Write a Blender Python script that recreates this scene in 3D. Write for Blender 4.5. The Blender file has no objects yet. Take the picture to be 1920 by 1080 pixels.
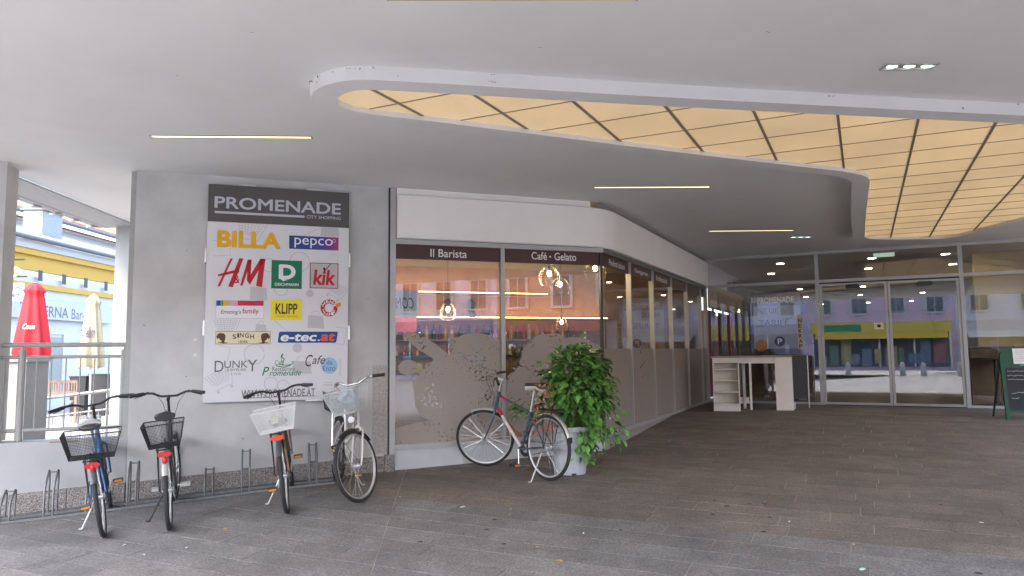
import bpy, math, random
from mathutils import Vector, Matrix, noise
random.seed(7)
V = Vector
scene = bpy.context.scene
COL = scene.collection
# ---------------------------------------------------------------- camera
FPX = 1350.0; CZ = 1.60
PITCH = math.atan(118.6/FPX); ROLL = math.atan(0.0099)
FW = V((0, math.cos(PITCH), math.sin(PITCH)))
U0 = V((0, -math.sin(PITCH), math.cos(PITCH)))
RT = V((1, 0, 0))*math.cos(ROLL) - U0*math.sin(ROLL)
UP = U0*math.cos(ROLL) + V((1, 0, 0))*math.sin(ROLL)
cam = bpy.data.cameras.new('camera'); camo = bpy.data.objects.new('camera', cam); COL.objects.link(camo)
cam.sensor_width = 36; cam.lens = FPX/1920*36; cam.clip_start = .05; cam.clip_end = 2000
camo.matrix_world = Matrix(((RT.x, UP.x, -FW.x, 0), (RT.y, UP.y, -FW.y, 0), (RT.z, UP.z, -FW.z, CZ), (0, 0, 0, 1)))
scene.camera = camo
# ---------------------------------------------------------------- light
SUN_EL, SUN_AZ = math.radians(54), math.radians(205)      # azimuth clockwise from +Y
w = bpy.data.worlds.new('World'); scene.world = w; w.use_nodes = True
nt = w.node_tree; bg = nt.nodes['Background']
sky = nt.nodes.new('ShaderNodeTexSky'); sky.sky_type = 'NISHITA'; sky.sun_disc = False
sky.sun_elevation = SUN_EL; sky.sun_rotation = SUN_AZ; sky.air_density = 1.0; sky.dust_density = 4.0; sky.ozone_density = 1.0
nt.links.new(sky.outputs[0], bg.inputs[0]); bg.inputs[1].default_value = 0.15
sl = bpy.data.lights.new('sun', 'SUN'); sl.energy = 0.5; sl.angle = math.radians(35); sl.color = (1, .94, .86)
so = bpy.data.objects.new('sun', sl); COL.objects.link(so)
sd = V((math.sin(SUN_AZ)*math.cos(SUN_EL), math.cos(SUN_AZ)*math.cos(SUN_EL), math.sin(SUN_EL)))
so.rotation_euler = sd.to_track_quat('Z', 'Y').to_euler(); so.location = (0, -10, 30)
vs = scene.view_settings; vs.view_transform = 'Standard'; vs.look = 'None'; vs.exposure = 3.32; vs.gamma = 1; vs.use_curve_mapping = False
scene.render.engine = 'CYCLES'
cy = scene.cycles; cy.max_bounces = 10; cy.diffuse_bounces = 5; cy.glossy_bounces = 4; cy.transparent_max_bounces = 24; cy.caustics_reflective = False; cy.caustics_refractive = False; cy.sample_clamp_indirect = 4
# ---------------------------------------------------------------- frames of the place
U1 = V((.9372, .3488, 0)); N1 = V((-.3488, .9372, 0)); P0 = V((-1.415, 8.555, 0))     # sign wall / cafe front
U2 = V((.438, .899, 0)); V3 = V((.899, -.438, 0)); C0 = P0 + U1*2.785                  # cafe side; facade direction
E0 = C0 + U2*6.848
ZC = 3.575; ZF = .465                                                                   # soffit, floor at the doors
GV = [-400, 0, 2, 4.25, 4.96, 5.88, 6.96, 7.61, 8.09, 9.78, 11.66, 13.0, 400]
GH = [1.72, 1.72, 1.66, 1.555, 1.50, 1.43, 1.375, 1.35, 1.33, 1.275, 1.19, 1.135, 1.135]
def gz(x, y):
    v = .438*x + .899*y
    for i in range(len(GV)-1):
        if v <= GV[i+1]:
            a = (v-GV[i])/(GV[i+1]-GV[i]); return CZ - (GH[i]*(1-a)+GH[i+1]*a)
    return ZF
def W(t, n, z): return P0 + U1*t + N1*n + V((0, 0, z))
def S(s, q, z): return C0 + U2*s + V3*q + V((0, 0, z))
def F(w_, s, z): return E0 + V3*w_ + U2*s + V((0, 0, z))
def ray(x, y): return FW + RT*((x-960)/FPX) - UP*((y-540)/FPX)
def at_z(x, y, z):
    d = ray(x, y); return V((0, 0, CZ)) + d*((z-CZ)/d.z)
def at_ground(x, y):
    z = 0
    for _ in range(30):
        p = at_z(x, y, z); z = gz(p.x, p.y)
    return V((p.x, p.y, z))
def at_plane(x, y, p, u):
    n = V((u.y, -u.x, 0)); d = ray(x, y); o = V((0, 0, CZ)); return o + d*(n.dot(p-o)/n.dot(d))
# ---------------------------------------------------------------- mesh builder
ORG = {}
class MB:
    def __init__(s): s.v = []; s.f = []; s.uv = None
    def add(s, vs, fs):
        o = len(s.v); s.v += [V(q) for q in vs]; s.f += [tuple(i+o for i in q) for q in fs]; return s
    def quad(s, a, b, c, d): return s.add([a, b, c, d], [(0, 1, 2, 3)])
    def hexa(s, p): return s.add(p, [(0, 3, 2, 1), (4, 5, 6, 7), (0, 1, 5, 4), (1, 2, 6, 5), (2, 3, 7, 6), (3, 0, 4, 7)])
    def box(s, o, a, b, c):
        o, a, b, c = V(o), V(a), V(b), V(c)
        if a.cross(b).dot(c) < 0: a, b = b, a
        return s.hexa([o, o+a, o+a+b, o+b, o+c, o+a+c, o+a+b+c, o+b+c])
    def fbox(s, fr, a0, a1, b0, b1, z0, z1):
        o = fr(a0, b0, z0); return s.box(o, fr(a1, b0, z0)-o, fr(a0, b1, z0)-o, fr(a0, b0, z1)-o)
    def cbox(s, c, sx, sy, sz): return s.box((c[0]-sx/2, c[1]-sy/2, c[2]-sz/2), (sx, 0, 0), (0, sy, 0), (0, 0, sz))
    def tube(s, pts, r, seg=8, closed=False, caps=True, r1=None):
        pts = [V(p) for p in pts]; n = len(pts); rings = []; prev = None
        for i, p in enumerate(pts):
            if closed: d = pts[(i+1) % n]-pts[i-1]
            else: d = pts[min(i+1, n-1)]-pts[max(i-1, 0)]
            if d.length < 1e-9: d = V((0, 0, 1))
            d.normalize()
            a = prev if prev is not None else (V((0, 0, 1)) if abs(d.z) < .9 else V((1, 0, 0)))
            a = a - d*a.dot(d)
            if a.length < 1e-6: a = d.orthogonal()
            a.normalize(); prev = a; b = d.cross(a)
            rr = r if r1 is None else r+(r1-r)*i/max(1, n-1)
            rings.append([p+(a*math.cos(2*math.pi*k/seg)+b*math.sin(2*math.pi*k/seg))*rr for k in range(seg)])
        vs = [q for g in rings for q in g]; fs = []
        for i in range(n if closed else n-1):
            j = (i+1) % n
            for k in range(seg):
                l = (k+1) % seg; fs.append((i*seg+k, i*seg+l, j*seg+l, j*seg+k))
        if caps and not closed:
            fs.append(tuple(range(seg-1, -1, -1))); fs.append(tuple((n-1)*seg+k for k in range(seg)))
        return s.add(vs, fs)
    def lathe(s, c, prof, seg=24, ax=(0, 0, 1), cap=True):
        c = V(c); ax = V(ax).normalized(); a = ax.orthogonal().normalized(); b = ax.cross(a)
        vs = []; fs = []; n = len(prof)
        for r, h in prof:
            for k in range(seg):
                t = 2*math.pi*k/seg; vs.append(c+ax*h+(a*math.cos(t)+b*math.sin(t))*r)
        for i in range(n-1):
            for k in range(seg):
                l = (k+1) % seg; fs.append((i*seg+k, i*seg+l, (i+1)*seg+l, (i+1)*seg+k))
        if cap:
            fs.append(tuple(range(seg-1, -1, -1))); fs.append(tuple((n-1)*seg+k for k in range(seg)))
        return s.add(vs, fs)
    def ring(s, c, prof, seg=48, ax=(0, 1, 0)):      # closed profile swept round an axis (tyres, rims)
        c = V(c); ax = V(ax).normalized(); a = ax.orthogonal().normalized(); b = ax.cross(a); m = len(prof)
        vs = []; fs = []
        for k in range(seg):
            t = 2*math.pi*k/seg; d = a*math.cos(t)+b*math.sin(t)
            for r, h in prof: vs.append(c+ax*h+d*r)
        for k in range(seg):
            l = (k+1) % seg
            for i in range(m):
                j = (i+1) % m; fs.append((k*m+i, k*m+j, l*m+j, l*m+i))
        return s.add(vs, fs)
    def ball(s, c, rx, ry=None, rz=None, seg=12, rings=8):
        ry = ry or rx; rz = rz or rx; c = V(c); vs = [c+V((0, 0, -rz))]; fs = []
        for i in range(1, rings):
            t = math.pi*i/rings
            for k in range(seg):
                p = 2*math.pi*k/seg; vs.append(c+V((rx*math.sin(t)*math.cos(p), ry*math.sin(t)*math.sin(p), -rz*math.cos(t))))
        vs.append(c+V((0, 0, rz))); e = len(vs)-1
        for k in range(seg):
            l = (k+1) % seg; fs.append((0, 1+l, 1+k)); fs.append((e, e-seg+k, e-seg+l))
            for i in range(rings-2): fs.append((1+i*seg+k, 1+i*seg+l, 1+(i+1)*seg+l, 1+(i+1)*seg+k))
        return s.add(vs, fs)
    def prism(s, poly, ext):
        n = len(poly); ext = V(ext); p = [V(q) for q in poly]
        return s.add(p+[q+ext for q in p], [tuple(range(n-1, -1, -1)), tuple(range(n, 2*n))]+[(i, (i+1) % n, n+(i+1) % n, n+i) for i in range(n)])
    def xf(s, M): s.v = [M @ q for q in s.v]; return s
    def build(s, name, mat, parent=None, smooth=None, org=None):
        if org is None: org = ORG.get(parent.name, V((0, 0, 0))) if parent else V((0, 0, 0))
        org = V(org)
        me = bpy.data.meshes.new(name); me.from_pydata([tuple(q-org) for q in s.v], [], s.f); me.update()
        me.materials.append(mat)
        if smooth:
            me.shade_smooth()
            me.set_sharp_from_angle(angle=math.radians(smooth))
        o = bpy.data.objects.new(name, me); COL.objects.link(o)
        if parent: o.parent = parent
        else: o.location = org
        ORG[o.name] = org
        return o
def tag(o, label=None, cat=None, group=None, kind=None):
    if label: o['label'] = label
    if cat: o['category'] = cat
    if group: o['group'] = group
    if kind: o['kind'] = kind
    return o
def thing(name, label, cat, loc, group=None, matrix=None):
    o = bpy.data.objects.new(name, None); COL.objects.link(o); o.empty_display_size = .1
    if matrix is not None: o.matrix_world = matrix; ORG[o.name] = V((0, 0, 0))
    else: o.location = loc; ORG[o.name] = V(loc)
    return tag(o, label, cat, group)
def copy_tree(o, parent=None):
    c = o.copy(); COL.objects.link(c)
    if parent: c.parent = parent
    ORG[c.name] = ORG[o.name]
    for ch in list(o.children): copy_tree(ch, c)
    return c
# ---------------------------------------------------------------- materials
MATS = {}
def _nodes(name):
    m = bpy.data.materials.new(name); m.use_nodes = True; return m, m.node_tree, m.node_tree.nodes['Principled BSDF']
def pbr(name, col, rough=.5, metal=0.0, var=.08, scale=12.0, bump=0.0, bscale=60.0, spec=.5, coat=0.0, fine=0.0, alpha=None, rand=0.0, tex='Object'):
    if name in MATS: return MATS[name]
    m, t, b = _nodes(name); N = t.nodes; L = t.links
    b.inputs['Roughness'].default_value = rough; b.inputs['Metallic'].default_value = metal
    b.inputs['Specular IOR Level'].default_value = spec; b.inputs['Coat Weight'].default_value = coat
    tc = N.new('ShaderNodeTexCoord')
    nz = N.new('ShaderNodeTexNoise'); nz.inputs['Scale'].default_value = scale; nz.inputs['Detail'].default_value = 6; nz.inputs['Roughness'].default_value = .6
    L.new(tc.outputs[tex], nz.inputs['Vector'])
    mr = N.new('ShaderNodeMapRange'); mr.inputs[1].default_value = .3; mr.inputs[2].default_value = .7
    mr.inputs[3].default_value = 1-var; mr.inputs[4].default_value = 1+var; L.new(nz.outputs['Fac'], mr.inputs[0])
    fac = mr.outputs[0]
    if fine:
        n2 = N.new('ShaderNodeTexNoise'); n2.inputs['Scale'].default_value = bscale*2; n2.inputs['Detail'].default_value = 3
        L.new(tc.outputs[tex], n2.inputs['Vector'])
        m2 = N.new('ShaderNodeMapRange'); m2.inputs[1].default_value = .25; m2.inputs[2].default_value = .75
        m2.inputs[3].default_value = 1-fine; m2.inputs[4].default_value = 1+fine; L.new(n2.outputs['Fac'], m2.inputs[0])
        mm = N.new('ShaderNodeMath'); mm.operation = 'MULTIPLY'; L.new(fac, mm.inputs[0]); L.new(m2.outputs[0], mm.inputs[1]); fac = mm.outputs[0]
    if rand:
        oi = N.new('ShaderNodeObjectInfo'); m3 = N.new('ShaderNodeMapRange'); m3.inputs[3].default_value = 1-rand; m3.inputs[4].default_value = 1+rand
        L.new(oi.outputs['Random'], m3.inputs[0]); mm = N.new('ShaderNodeMath'); mm.operation = 'MULTIPLY'; L.new(fac, mm.inputs[0]); L.new(m3.outputs[0], mm.inputs[1]); fac = mm.outputs[0]
    vm = N.new('ShaderNodeVectorMath'); vm.operation = 'SCALE'; vm.inputs[0].default_value = col; L.new(fac, vm.inputs['Scale'])
    L.new(vm.outputs[0], b.inputs['Base Color'])
    if bump:
        n3 = N.new('ShaderNodeTexNoise'); n3.inputs['Scale'].default_value = bscale; n3.inputs['Detail'].default_value = 4; L.new(tc.outputs[tex], n3.inputs['Vector'])
        bp = N.new('ShaderNodeBump'); bp.inputs['Strength'].default_value = bump; bp.inputs['Distance'].default_value = .01
        L.new(n3.outputs['Fac'], bp.inputs['Height']); L.new(bp.outputs[0], b.inputs['Normal'])
    if alpha is not None: b.inputs['Alpha'].default_value = alpha
    MATS[name] = m; return m
def emit(name, col, strength, var=0.0, scale=5.0):
    if name in MATS: return MATS[name]
    m, t, b = _nodes(name)
    b.inputs['Base Color'].default_value = (*[min(.8, c) for c in col], 1); b.inputs['Emission Color'].default_value = (*col, 1); b.inputs['Emission Strength'].default_value = strength
    MATS[name] = m; return m
def glassmat(name, f0=.045, tint=(1, 1, 1), rough=0.0):
    if name in MATS: return MATS[name]
    m = bpy.data.materials.new(name); m.use_nodes = True; t = m.node_tree; N = t.nodes; L = t.links; N.clear()
    g = N.new('ShaderNodeNewGeometry'); d = N.new('ShaderNodeVectorMath'); d.operation = 'DOT_PRODUCT'
    L.new(g.outputs['Incoming'], d.inputs[0]); L.new(g.outputs['Normal'], d.inputs[1])
    def mth(op, a, b=None):
        q = N.new('ShaderNodeMath'); q.operation = op
        for i, x in enumerate((a, b)):
            if x is None: continue
            if isinstance(x, (int, float)): q.inputs[i].default_value = x
            else: L.new(x, q.inputs[i])
        return q.outputs[0]
    c = mth('ABSOLUTE', d.outputs['Value']); p = mth('POWER', mth('SUBTRACT', 1.0, c), 5.0); fr = mth('ADD', mth('MULTIPLY', p, 1-f0), f0)
    tr = N.new('ShaderNodeBsdfTransparent'); tr.inputs[0].default_value = (*tint, 1)
    gl = N.new('ShaderNodeBsdfGlossy'); gl.inputs['Roughness'].default_value = rough; gl.inputs[0].default_value = (1, 1, 1, 1)
    mx = N.new('ShaderNodeMixShader'); L.new(fr, mx.inputs[0]); L.new(tr.outputs[0], mx.inputs[1]); L.new(gl.outputs[0], mx.inputs[2])
    o = N.new('ShaderNodeOutputMaterial'); L.new(mx.outputs[0], o.inputs[0]); MATS[name] = m; return m
M_ceil = pbr('soffit_paint', (.685, .685, .68), .75, var=.05, scale=.9, bump=.03, bscale=150)
M_wall = pbr('grey_render', (.52, .52, .505), .9, var=.12, scale=2.2, bump=.25, bscale=120, fine=.05)
M_white = pbr('white_paint', (.50, .505, .505), .7, var=.04, scale=3, bump=.05, bscale=90)
M_whiteout = pbr('white_outer_wall', (.70, .72, .74), .9, var=.05, scale=1.5)
M_frame = pbr('aluminium_frame', (.42, .42, .41), .42, .35, var=.05, scale=8)
M_framed = pbr('dark_gasket', (.03, .03, .03), .6)
M_fascia = pbr('cream_fascia', (.88, .85, .815), .55, var=.025, scale=2)
M_base = pbr('base_panel', (.52, .54, .54), .55, var=.06, scale=4)
M_glass = glassmat('window_glass', .085, (.97, .98, .97))
M_black = pbr('black_plastic', (.02, .02, .021), .45, var=.2, scale=30)
M_rubber = pbr('tyre_rubber', (.028, .028, .029), .8, var=.25, scale=25, bump=.3, bscale=200)
M_steel = pbr('galvanised_steel', (.20, .205, .205), .5, .7, var=.2, scale=30)
M_chrome = pbr('chrome', (.72, .72, .72), .22, .9, var=.1, scale=20)
M_alu = pbr('brushed_aluminium', (.62, .62, .60), .35, .7, var=.12, scale=30)
M_railing = pbr('railing_paint', (.34, .34, .32), .5, var=.08, scale=10)
M_red = pbr('red_plastic', (.50, .02, .025), .3, var=.1)
M_orange = pbr('amber_reflector', (.75, .27, .02), .3, var=.1)
M_mortar = pbr('joint_sand', (.40, .385, .34), .95, var=.2, scale=30, fine=.2)
M_ground = pbr('street_paving', (.18, .184, .192), .85, var=.12, scale=.7, bump=.2, bscale=60, fine=.12)
def stone(name, ca, cb):
    m, t, b = _nodes(name); N = t.nodes; L = t.links
    tc = N.new('ShaderNodeTexCoord'); oi = N.new('ShaderNodeObjectInfo'); g = N.new('ShaderNodeNewGeometry')
    n1 = N.new('ShaderNodeTexNoise'); n1.inputs['Scale'].default_value = .55; n1.inputs['Detail'].default_value = 7; n1.inputs['Roughness'].default_value = .65; L.new(g.outputs['Position'], n1.inputs['Vector'])
    n2 = N.new('ShaderNodeTexNoise'); n2.inputs['Scale'].default_value = 62; n2.inputs['Detail'].default_value = 3; L.new(g.outputs['Position'], n2.inputs['Vector'])
    n4 = N.new('ShaderNodeTexVoronoi'); n4.inputs['Scale'].default_value = 90; L.new(g.outputs['Position'], n4.inputs['Vector'])
    mx = N.new('ShaderNodeMix'); mx.data_type = 'RGBA'; mx.inputs[6].default_value = (*ca, 1); mx.inputs[7].default_value = (*cb, 1)
    L.new(n1.outputs['Fac'], mx.inputs[0])
    def mr(src, a, b_, lo=.25, hi=.75):
        q = N.new('ShaderNodeMapRange'); q.inputs[1].default_value = lo; q.inputs[2].default_value = hi; q.inputs[3].default_value = a; q.inputs[4].default_value = b_; L.new(src, q.inputs[0]); return q.outputs[0]
    def mul(a, b_):
        q = N.new('ShaderNodeMath'); q.operation = 'MULTIPLY'; L.new(a, q.inputs[0]); L.new(b_, q.inputs[1]); return q.outputs[0]
    n5 = N.new('ShaderNodeTexNoise'); n5.inputs['Scale'].default_value = 2.6; n5.inputs['Detail'].default_value = 5; n5.inputs['Roughness'].default_value = .7; L.new(g.outputs['Position'], n5.inputs['Vector'])
    fac = mul(mul(mr(n2.outputs['Fac'], .55, 1.45), mr(n4.outputs['Distance'], .85, 1.12, 0, 1)), mul(mr(oi.outputs['Random'], .87, 1.12, 0, 1), mr(n5.outputs['Fac'], .72, 1.18, .3, .68)))
    vm = N.new('ShaderNodeVectorMath'); vm.operation = 'SCALE'; L.new(mx.outputs[2], vm.inputs[0]); L.new(fac, vm.inputs['Scale'])
    L.new(vm.outputs[0], b.inputs['Base Color'])
    b.inputs['Roughness'].default_value = .72; b.inputs['Specular IOR Level'].default_value = .35
    bp = N.new('ShaderNodeBump'); bp.inputs['Strength'].default_value = .35; bp.inputs['Distance'].default_value = .004; L.new(n2.outputs['Fac'], bp.inputs['Height']); L.new(bp.outputs[0], b.inputs['Normal'])
    MATS[name] = m; return m
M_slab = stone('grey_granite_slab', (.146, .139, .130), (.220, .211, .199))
M_slab2 = stone('warm_lit_dirty_slab', (.142, .121, .100), (.214, .186, .157))  # same granite, warm ceiling light and dirt tinted into its colour
def pebble():
    m, t, b = _nodes('washed_pebble_plinth'); N = t.nodes; L = t.links
    g = N.new('ShaderNodeNewGeometry'); vo = N.new('ShaderNodeTexVoronoi'); vo.inputs['Scale'].default_value = 120; L.new(g.outputs['Position'], vo.inputs['Vector'])
    r = N.new('ShaderNodeValToRGB'); e = r.color_ramp.elements; e[0].color = (.11, .10, .09, 1); e[1].color = (.44, .41, .38, 1); e2 = r.color_ramp.elements.new(.5); e2.color = (.25, .23, .21, 1)
    s = N.new('ShaderNodeSeparateColor'); L.new(vo.outputs['Color'], s.inputs[0]); L.new(s.outputs[0], r.inputs[0]); L.new(r.outputs[0], b.inputs['Base Color'])
    bp = N.new('ShaderNodeBump'); bp.inputs['Strength'].default_value = .6; bp.inputs['Distance'].default_value = .006; bp.invert = True; L.new(vo.outputs['Distance'], bp.inputs['Height']); L.new(bp.outputs[0], b.inputs['Normal'])
    b.inputs['Roughness'].default_value = .7; return m
M_pebble = pebble()
# ---------------------------------------------------------------- lettering: default font, made into flat mesh
def text(s, fr, a0, z0, a1, z1, n, mat, parent, name='lettering', bold=0.0, shear=0.0, keep=False, flip=False, depth=.0015):
    """letters of s fitted in the box a0..a1, z0..z1 of the frame fr(a, n, z), facing -n"""
    cu = bpy.data.curves.new('tmp', 'FONT'); cu.body = s; cu.size = 1; cu.shear = shear; cu.resolution_u = 4
    ob = bpy.data.objects.new('tmp', cu); COL.objects.link(ob)
    me = bpy.data.meshes.new_from_object(ob.evaluated_get(bpy.context.evaluated_depsgraph_get()))
    bpy.data.objects.remove(ob); bpy.data.curves.remove(cu)
    xs = [v.co.x for v in me.vertices]; ys = [v.co.y for v in me.vertices]
    x0, x1, y0, y1 = min(xs), max(xs), min(ys), max(ys)
    sx = (a1-a0)/(x1-x0); sy = (z1-z0)/(y1-y0)
    if keep: k = min(sx, sy); ax = (a0+a1)/2-(x1-x0)*k/2; sx = sy = k; a0 = ax
    mb = MB(); P = [tuple(p.vertices) for p in me.polygons]; g = abs(bold)*.62
    offs = [(0, 0)] if bold <= 0 else [(0, 0), (g, 0), (-g, 0), (0, g), (0, -g), (g*.7, g*.7), (-g*.7, g*.7), (g*.7, -g*.7), (-g*.7, -g*.7)]
    sx = (a1-a0)/(x1-x0+2*g) if not keep else sx; sy = (z1-z0)/(y1-y0+2*g) if not keep else sy
    for j, (ox, oy) in enumerate(offs):
        o_ = len(mb.v)
        for v in me.vertices:
            a = a0+(v.co.x-x0+g+ox)*sx
            if flip: a = a0+a1-a
            mb.v.append(fr(a, n-.00006*j, z0+(v.co.y-y0+g+oy)*sy))
        mb.f += [tuple(i+o_ for i in q) for q in P]
    bpy.data.meshes.remove(me)
    return mb.build(name, mat, parent)
# ================================================================ THE SETTING
# ---- ground: one sheet that follows the ramp, plus the slabs laid on it
def vw(v, q): p = U2*v + V3*q; return p.x, p.y
ground = MB(); vsn = [-160, -60, -20, -6, 0, 2, 3, 4.25, 4.96, 5.88, 6.96, 7.61, 8.09, 9.78, 11.66, 13.0, 15.68, 60]
def left_edge(v):      # sheet ends above the lower side street, at x about -6.6
    return (-6.6 - U2.x*v)/V3.x
rows_ = []
for v in vsn:
    r_ = []
    for k in range(9):
        q = left_edge(v) + (160-left_edge(v))*(k/8)**2
        x, y = vw(v, q); r_.append(V((x, y, gz(x, y)-.009)))
    rows_.append(r_)
for i in range(len(rows_)-1):
    for k in range(8): ground.quad(rows_[i][k], rows_[i][k+1], rows_[i+1][k+1], rows_[i+1][k])
    a, b = rows_[i][0], rows_[i+1][0]; ground.quad(b, V((b.x, b.y, -1.2)), V((a.x, a.y, -1.2)), a)
G = ground.build('ground', M_ground); tag(G, kind='structure')
st = MB(); st.quad((-400, -300, -.72), (-6.5, -300, -.72), (-6.5, 400, -.72), (-400, 400, -.72))
tag(st.build('side_street', pbr('side_street_paving', (.19, .19, .19), .9, var=.1, scale=.5, fine=.08)), kind='structure')
# ---- slabs: rows run parallel to the glass front; an expansion joint crosses them on the left
pav = thing('paving', None, None, (0, 5, 0)); tag(pav, kind='structure')
J0 = V((-1.157, 7.159)); J1 = V((-1.011, 5.193))
def joint_q(v):        # q of the expansion joint at row v
    d = (J1-J0).normalized()
    # solve J0 + k d with U2 component v
    k = (v-(J0.x*U2.x+J0.y*U2.y))/(d.x*U2.x+d.y*U2.y); p = J0+d*k; return p.x*V3.x+p.y*V3.y
rng = random.Random(3); RW = .262; v = 1.0; slabs = []
while v < 15.6:
    lo, hi = left_edge(v)+.15, 9.5
    jq = joint_q(v+RW/2)
    for (a, b) in ((lo, jq-.008), (jq+.008, hi)):
        q = a - (rng.random()*.5 if a == lo else 0); first = True
        while q < b-.05:
            L_ = rng.uniform(.62, 1.25)
            if first and a != lo: L_ *= rng.uniform(.35, 1); first = False
            e = q+L_
            if e > b-.3: e = b
            slabs.append((v, max(q, a), e, (a != lo and q <= a+1e-6), (a == lo and e == b))); q = e
    v += RW
def slab_mesh(mb, v, q0, q1, dz, jl=False, jr=False):
    g = .0036; c = []; e0 = (lambda vv: joint_q(vv)+.005) if jl else (lambda vv: q0+g); e1 = (lambda vv: joint_q(vv)-.005) if jr else (lambda vv: q1-g)
    for (vv, qq) in ((v+g, e0(v+g)), (v+g, e1(v+g)), (v+RW-g, e1(v+RW-g)), (v+RW-g, e0(v+RW-g))):
        x, y = vw(vv, qq); c.append(V((x, y, gz(x, y)+dz)))
    low = [p-V((0, 0, .03)) for p in c]
    mb.add(low+c, [(4, 5, 6, 7), (0, 1, 5, 4), (1, 2, 6, 5), (2, 3, 7, 6), (3, 0, 4, 7)])
vis = []
for s_ in slabs:
    v, q0, q1, jl, jr = s_; x, y = vw(v+RW/2, (q0+q1)/2); p = V((x, y, 0))
    n = (p-P0).dot(N1); t = (p-P0).dot(U1); sd_ = (p-C0).dot(V3); ss = (p-C0).dot(U2)
    if (t < 2.9 and n > .5) or (sd_ < -.65 and ss > 0): continue      # under the building
    d = p-V((0, 0, CZ)); z = d.dot(FW); on = False
    if z > .5:
        X = 960+FPX*d.dot(RT)/z; Y = 540-FPX*(d+V((0, 0, gz(x, y)))).dot(UP)/z
        on = -60 < X < 1980 and Y < 1110
    vis.append((0 if on else 1, -(q1-q0)/max(z, .1)**3, s_))
vis.sort(key=lambda a: (a[0], a[1]))
far = MB(); far2 = MB()
BACK = 5.956                               # row line behind which warm light and dirt are put into the stone colour
for i, (on, _, (v, q0, q1, jl, jr)) in enumerate(vis):
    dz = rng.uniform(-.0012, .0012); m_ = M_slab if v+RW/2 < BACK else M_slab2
    if i < 300 and not on:
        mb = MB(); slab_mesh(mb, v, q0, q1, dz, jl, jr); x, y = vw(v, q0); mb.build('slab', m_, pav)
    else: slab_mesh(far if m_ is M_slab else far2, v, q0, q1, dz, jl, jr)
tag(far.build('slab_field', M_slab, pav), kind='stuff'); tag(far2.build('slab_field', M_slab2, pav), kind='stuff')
# joint filling under the slabs, lighter than the stone
jb = MB()
for i in range(len(vsn)-1):
    a, b = vsn[i], vsn[i+1]
    if b < 1 or a > 15.5: continue
    a = max(a, .95); b = min(b, 15.66); pts = []
    for (vv, qq) in ((a, left_edge(a)+.1), (a, 9.6), (b, 9.6), (b, left_edge(b)+.1)):
        x, y = vw(vv, qq); pts.append(V((x, y, gz(x, y)-.0042)))
    jb.quad(*pts)
jb.build('joint_filling', M_mortar, pav)
# ---- canopy soffit with the recess cut out of it
INN = [(-1.293, 5.22), (-1.24, 5.11), (-1.15, 5.04), (-1.06, 5.005), (-.95, 5.012), (-.376, 5.115), (.469, 5.286), (1.166, 5.416), (1.917, 5.545), (2.644, 5.671), (3.376, 5.794), (4.337, 5.95), (5.6, 6.16),
       (6.5, 6.36), (7.2, 6.75), (7.68, 7.4), (7.85, 8.3), (7.78, 9.4), (7.62, 10.5), (7.60, 11.27), (7.62, 11.85), (7.585, 12.2), (7.47, 12.37), (7.3, 12.42), (6.86, 12.43), (6.45, 12.42), (6.2, 12.32), (6.02, 12.16), (5.93, 11.97),
       (5.56, 11.2), (5.175, 10.395), (4.511, 8.981), (4.13, 8.16), (4.03, 7.95), (3.92, 7.79), (3.75, 7.65), (3.47, 7.50), (2.745, 7.213), (1.426, 6.655), (.128, 6.07), (-.43, 5.82), (-.78, 5.67), (-1.05, 5.565), (-1.2, 5.48), (-1.275, 5.38), (-1.31, 5.30)]
def smooth_loop(P, it=2):
    for _ in range(it):
        Q = []
        for i in range(len(P)):
            a, b = P[i], P[(i+1) % len(P)]; Q += [(.75*a[0]+.25*b[0], .75*a[1]+.25*b[1]), (.25*a[0]+.75*b[0], .25*a[1]+.75*b[1])]
        P = Q
    return P
INN = smooth_loop(INN, 1)
def offset(P, d):
    R = []; n = len(P)
    for i in range(n):
        a, b, c = V(P[i-1]), V(P[i]), V(P[(i+1) % n])
        e1 = (b-a).normalized(); e2 = (c-b).normalized(); nn = V((e1.y, -e1.x))+V((e2.y, -e2.x))
        nn.normalize(); R.append((b.x+nn.x*d, b.y+nn.y*d))
    return R
OUT = offset(INN, .19)
ZL, ZP = 3.474, 3.516
cl = MB(); n = len(OUT)
# soffit: outer boundary polygon bridged to the recess outline with a strip fan
EDGE = [(-9.0, 3.74), (-9.0, 6.2), (-5.43, 7.53), (-5.43, 7.73), (-5.72, 10.95), (-5.72, 22), (17, 22), (14.1, 16.4), (4.6, -3.13)]  # unseen front and left reach extended to hold back light near the camera
cl.v = [V((x, y, ZC)) for x, y in EDGE]; 
import bmesh
bm = bmesh.new()
ov = [bm.verts.new((x, y, ZC)) for x, y in EDGE]; iv = [bm.verts.new((x, y, ZC)) for x, y in OUT]
es = [bm.edges.new((ov[i], ov[(i+1) % len(ov)])) for i in range(len(ov))]+[bm.edges.new((iv[i], iv[(i+1) % n])) for i in range(n)]
bmesh.ops.triangle_fill(bm, edges=es, use_beauty=True, use_dissolve=False, normal=(0, 0, -1))
for f_ in bm.faces:
    if f_.normal.z > 0: f_.normal_flip()
bm.verts.index_update(); cl = MB(); cl.v = [v_.co.copy() for v_ in bm.verts]; cl.f = [tuple(q.index for q in f_.verts) for f_ in bm.faces]; bm.free()
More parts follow.
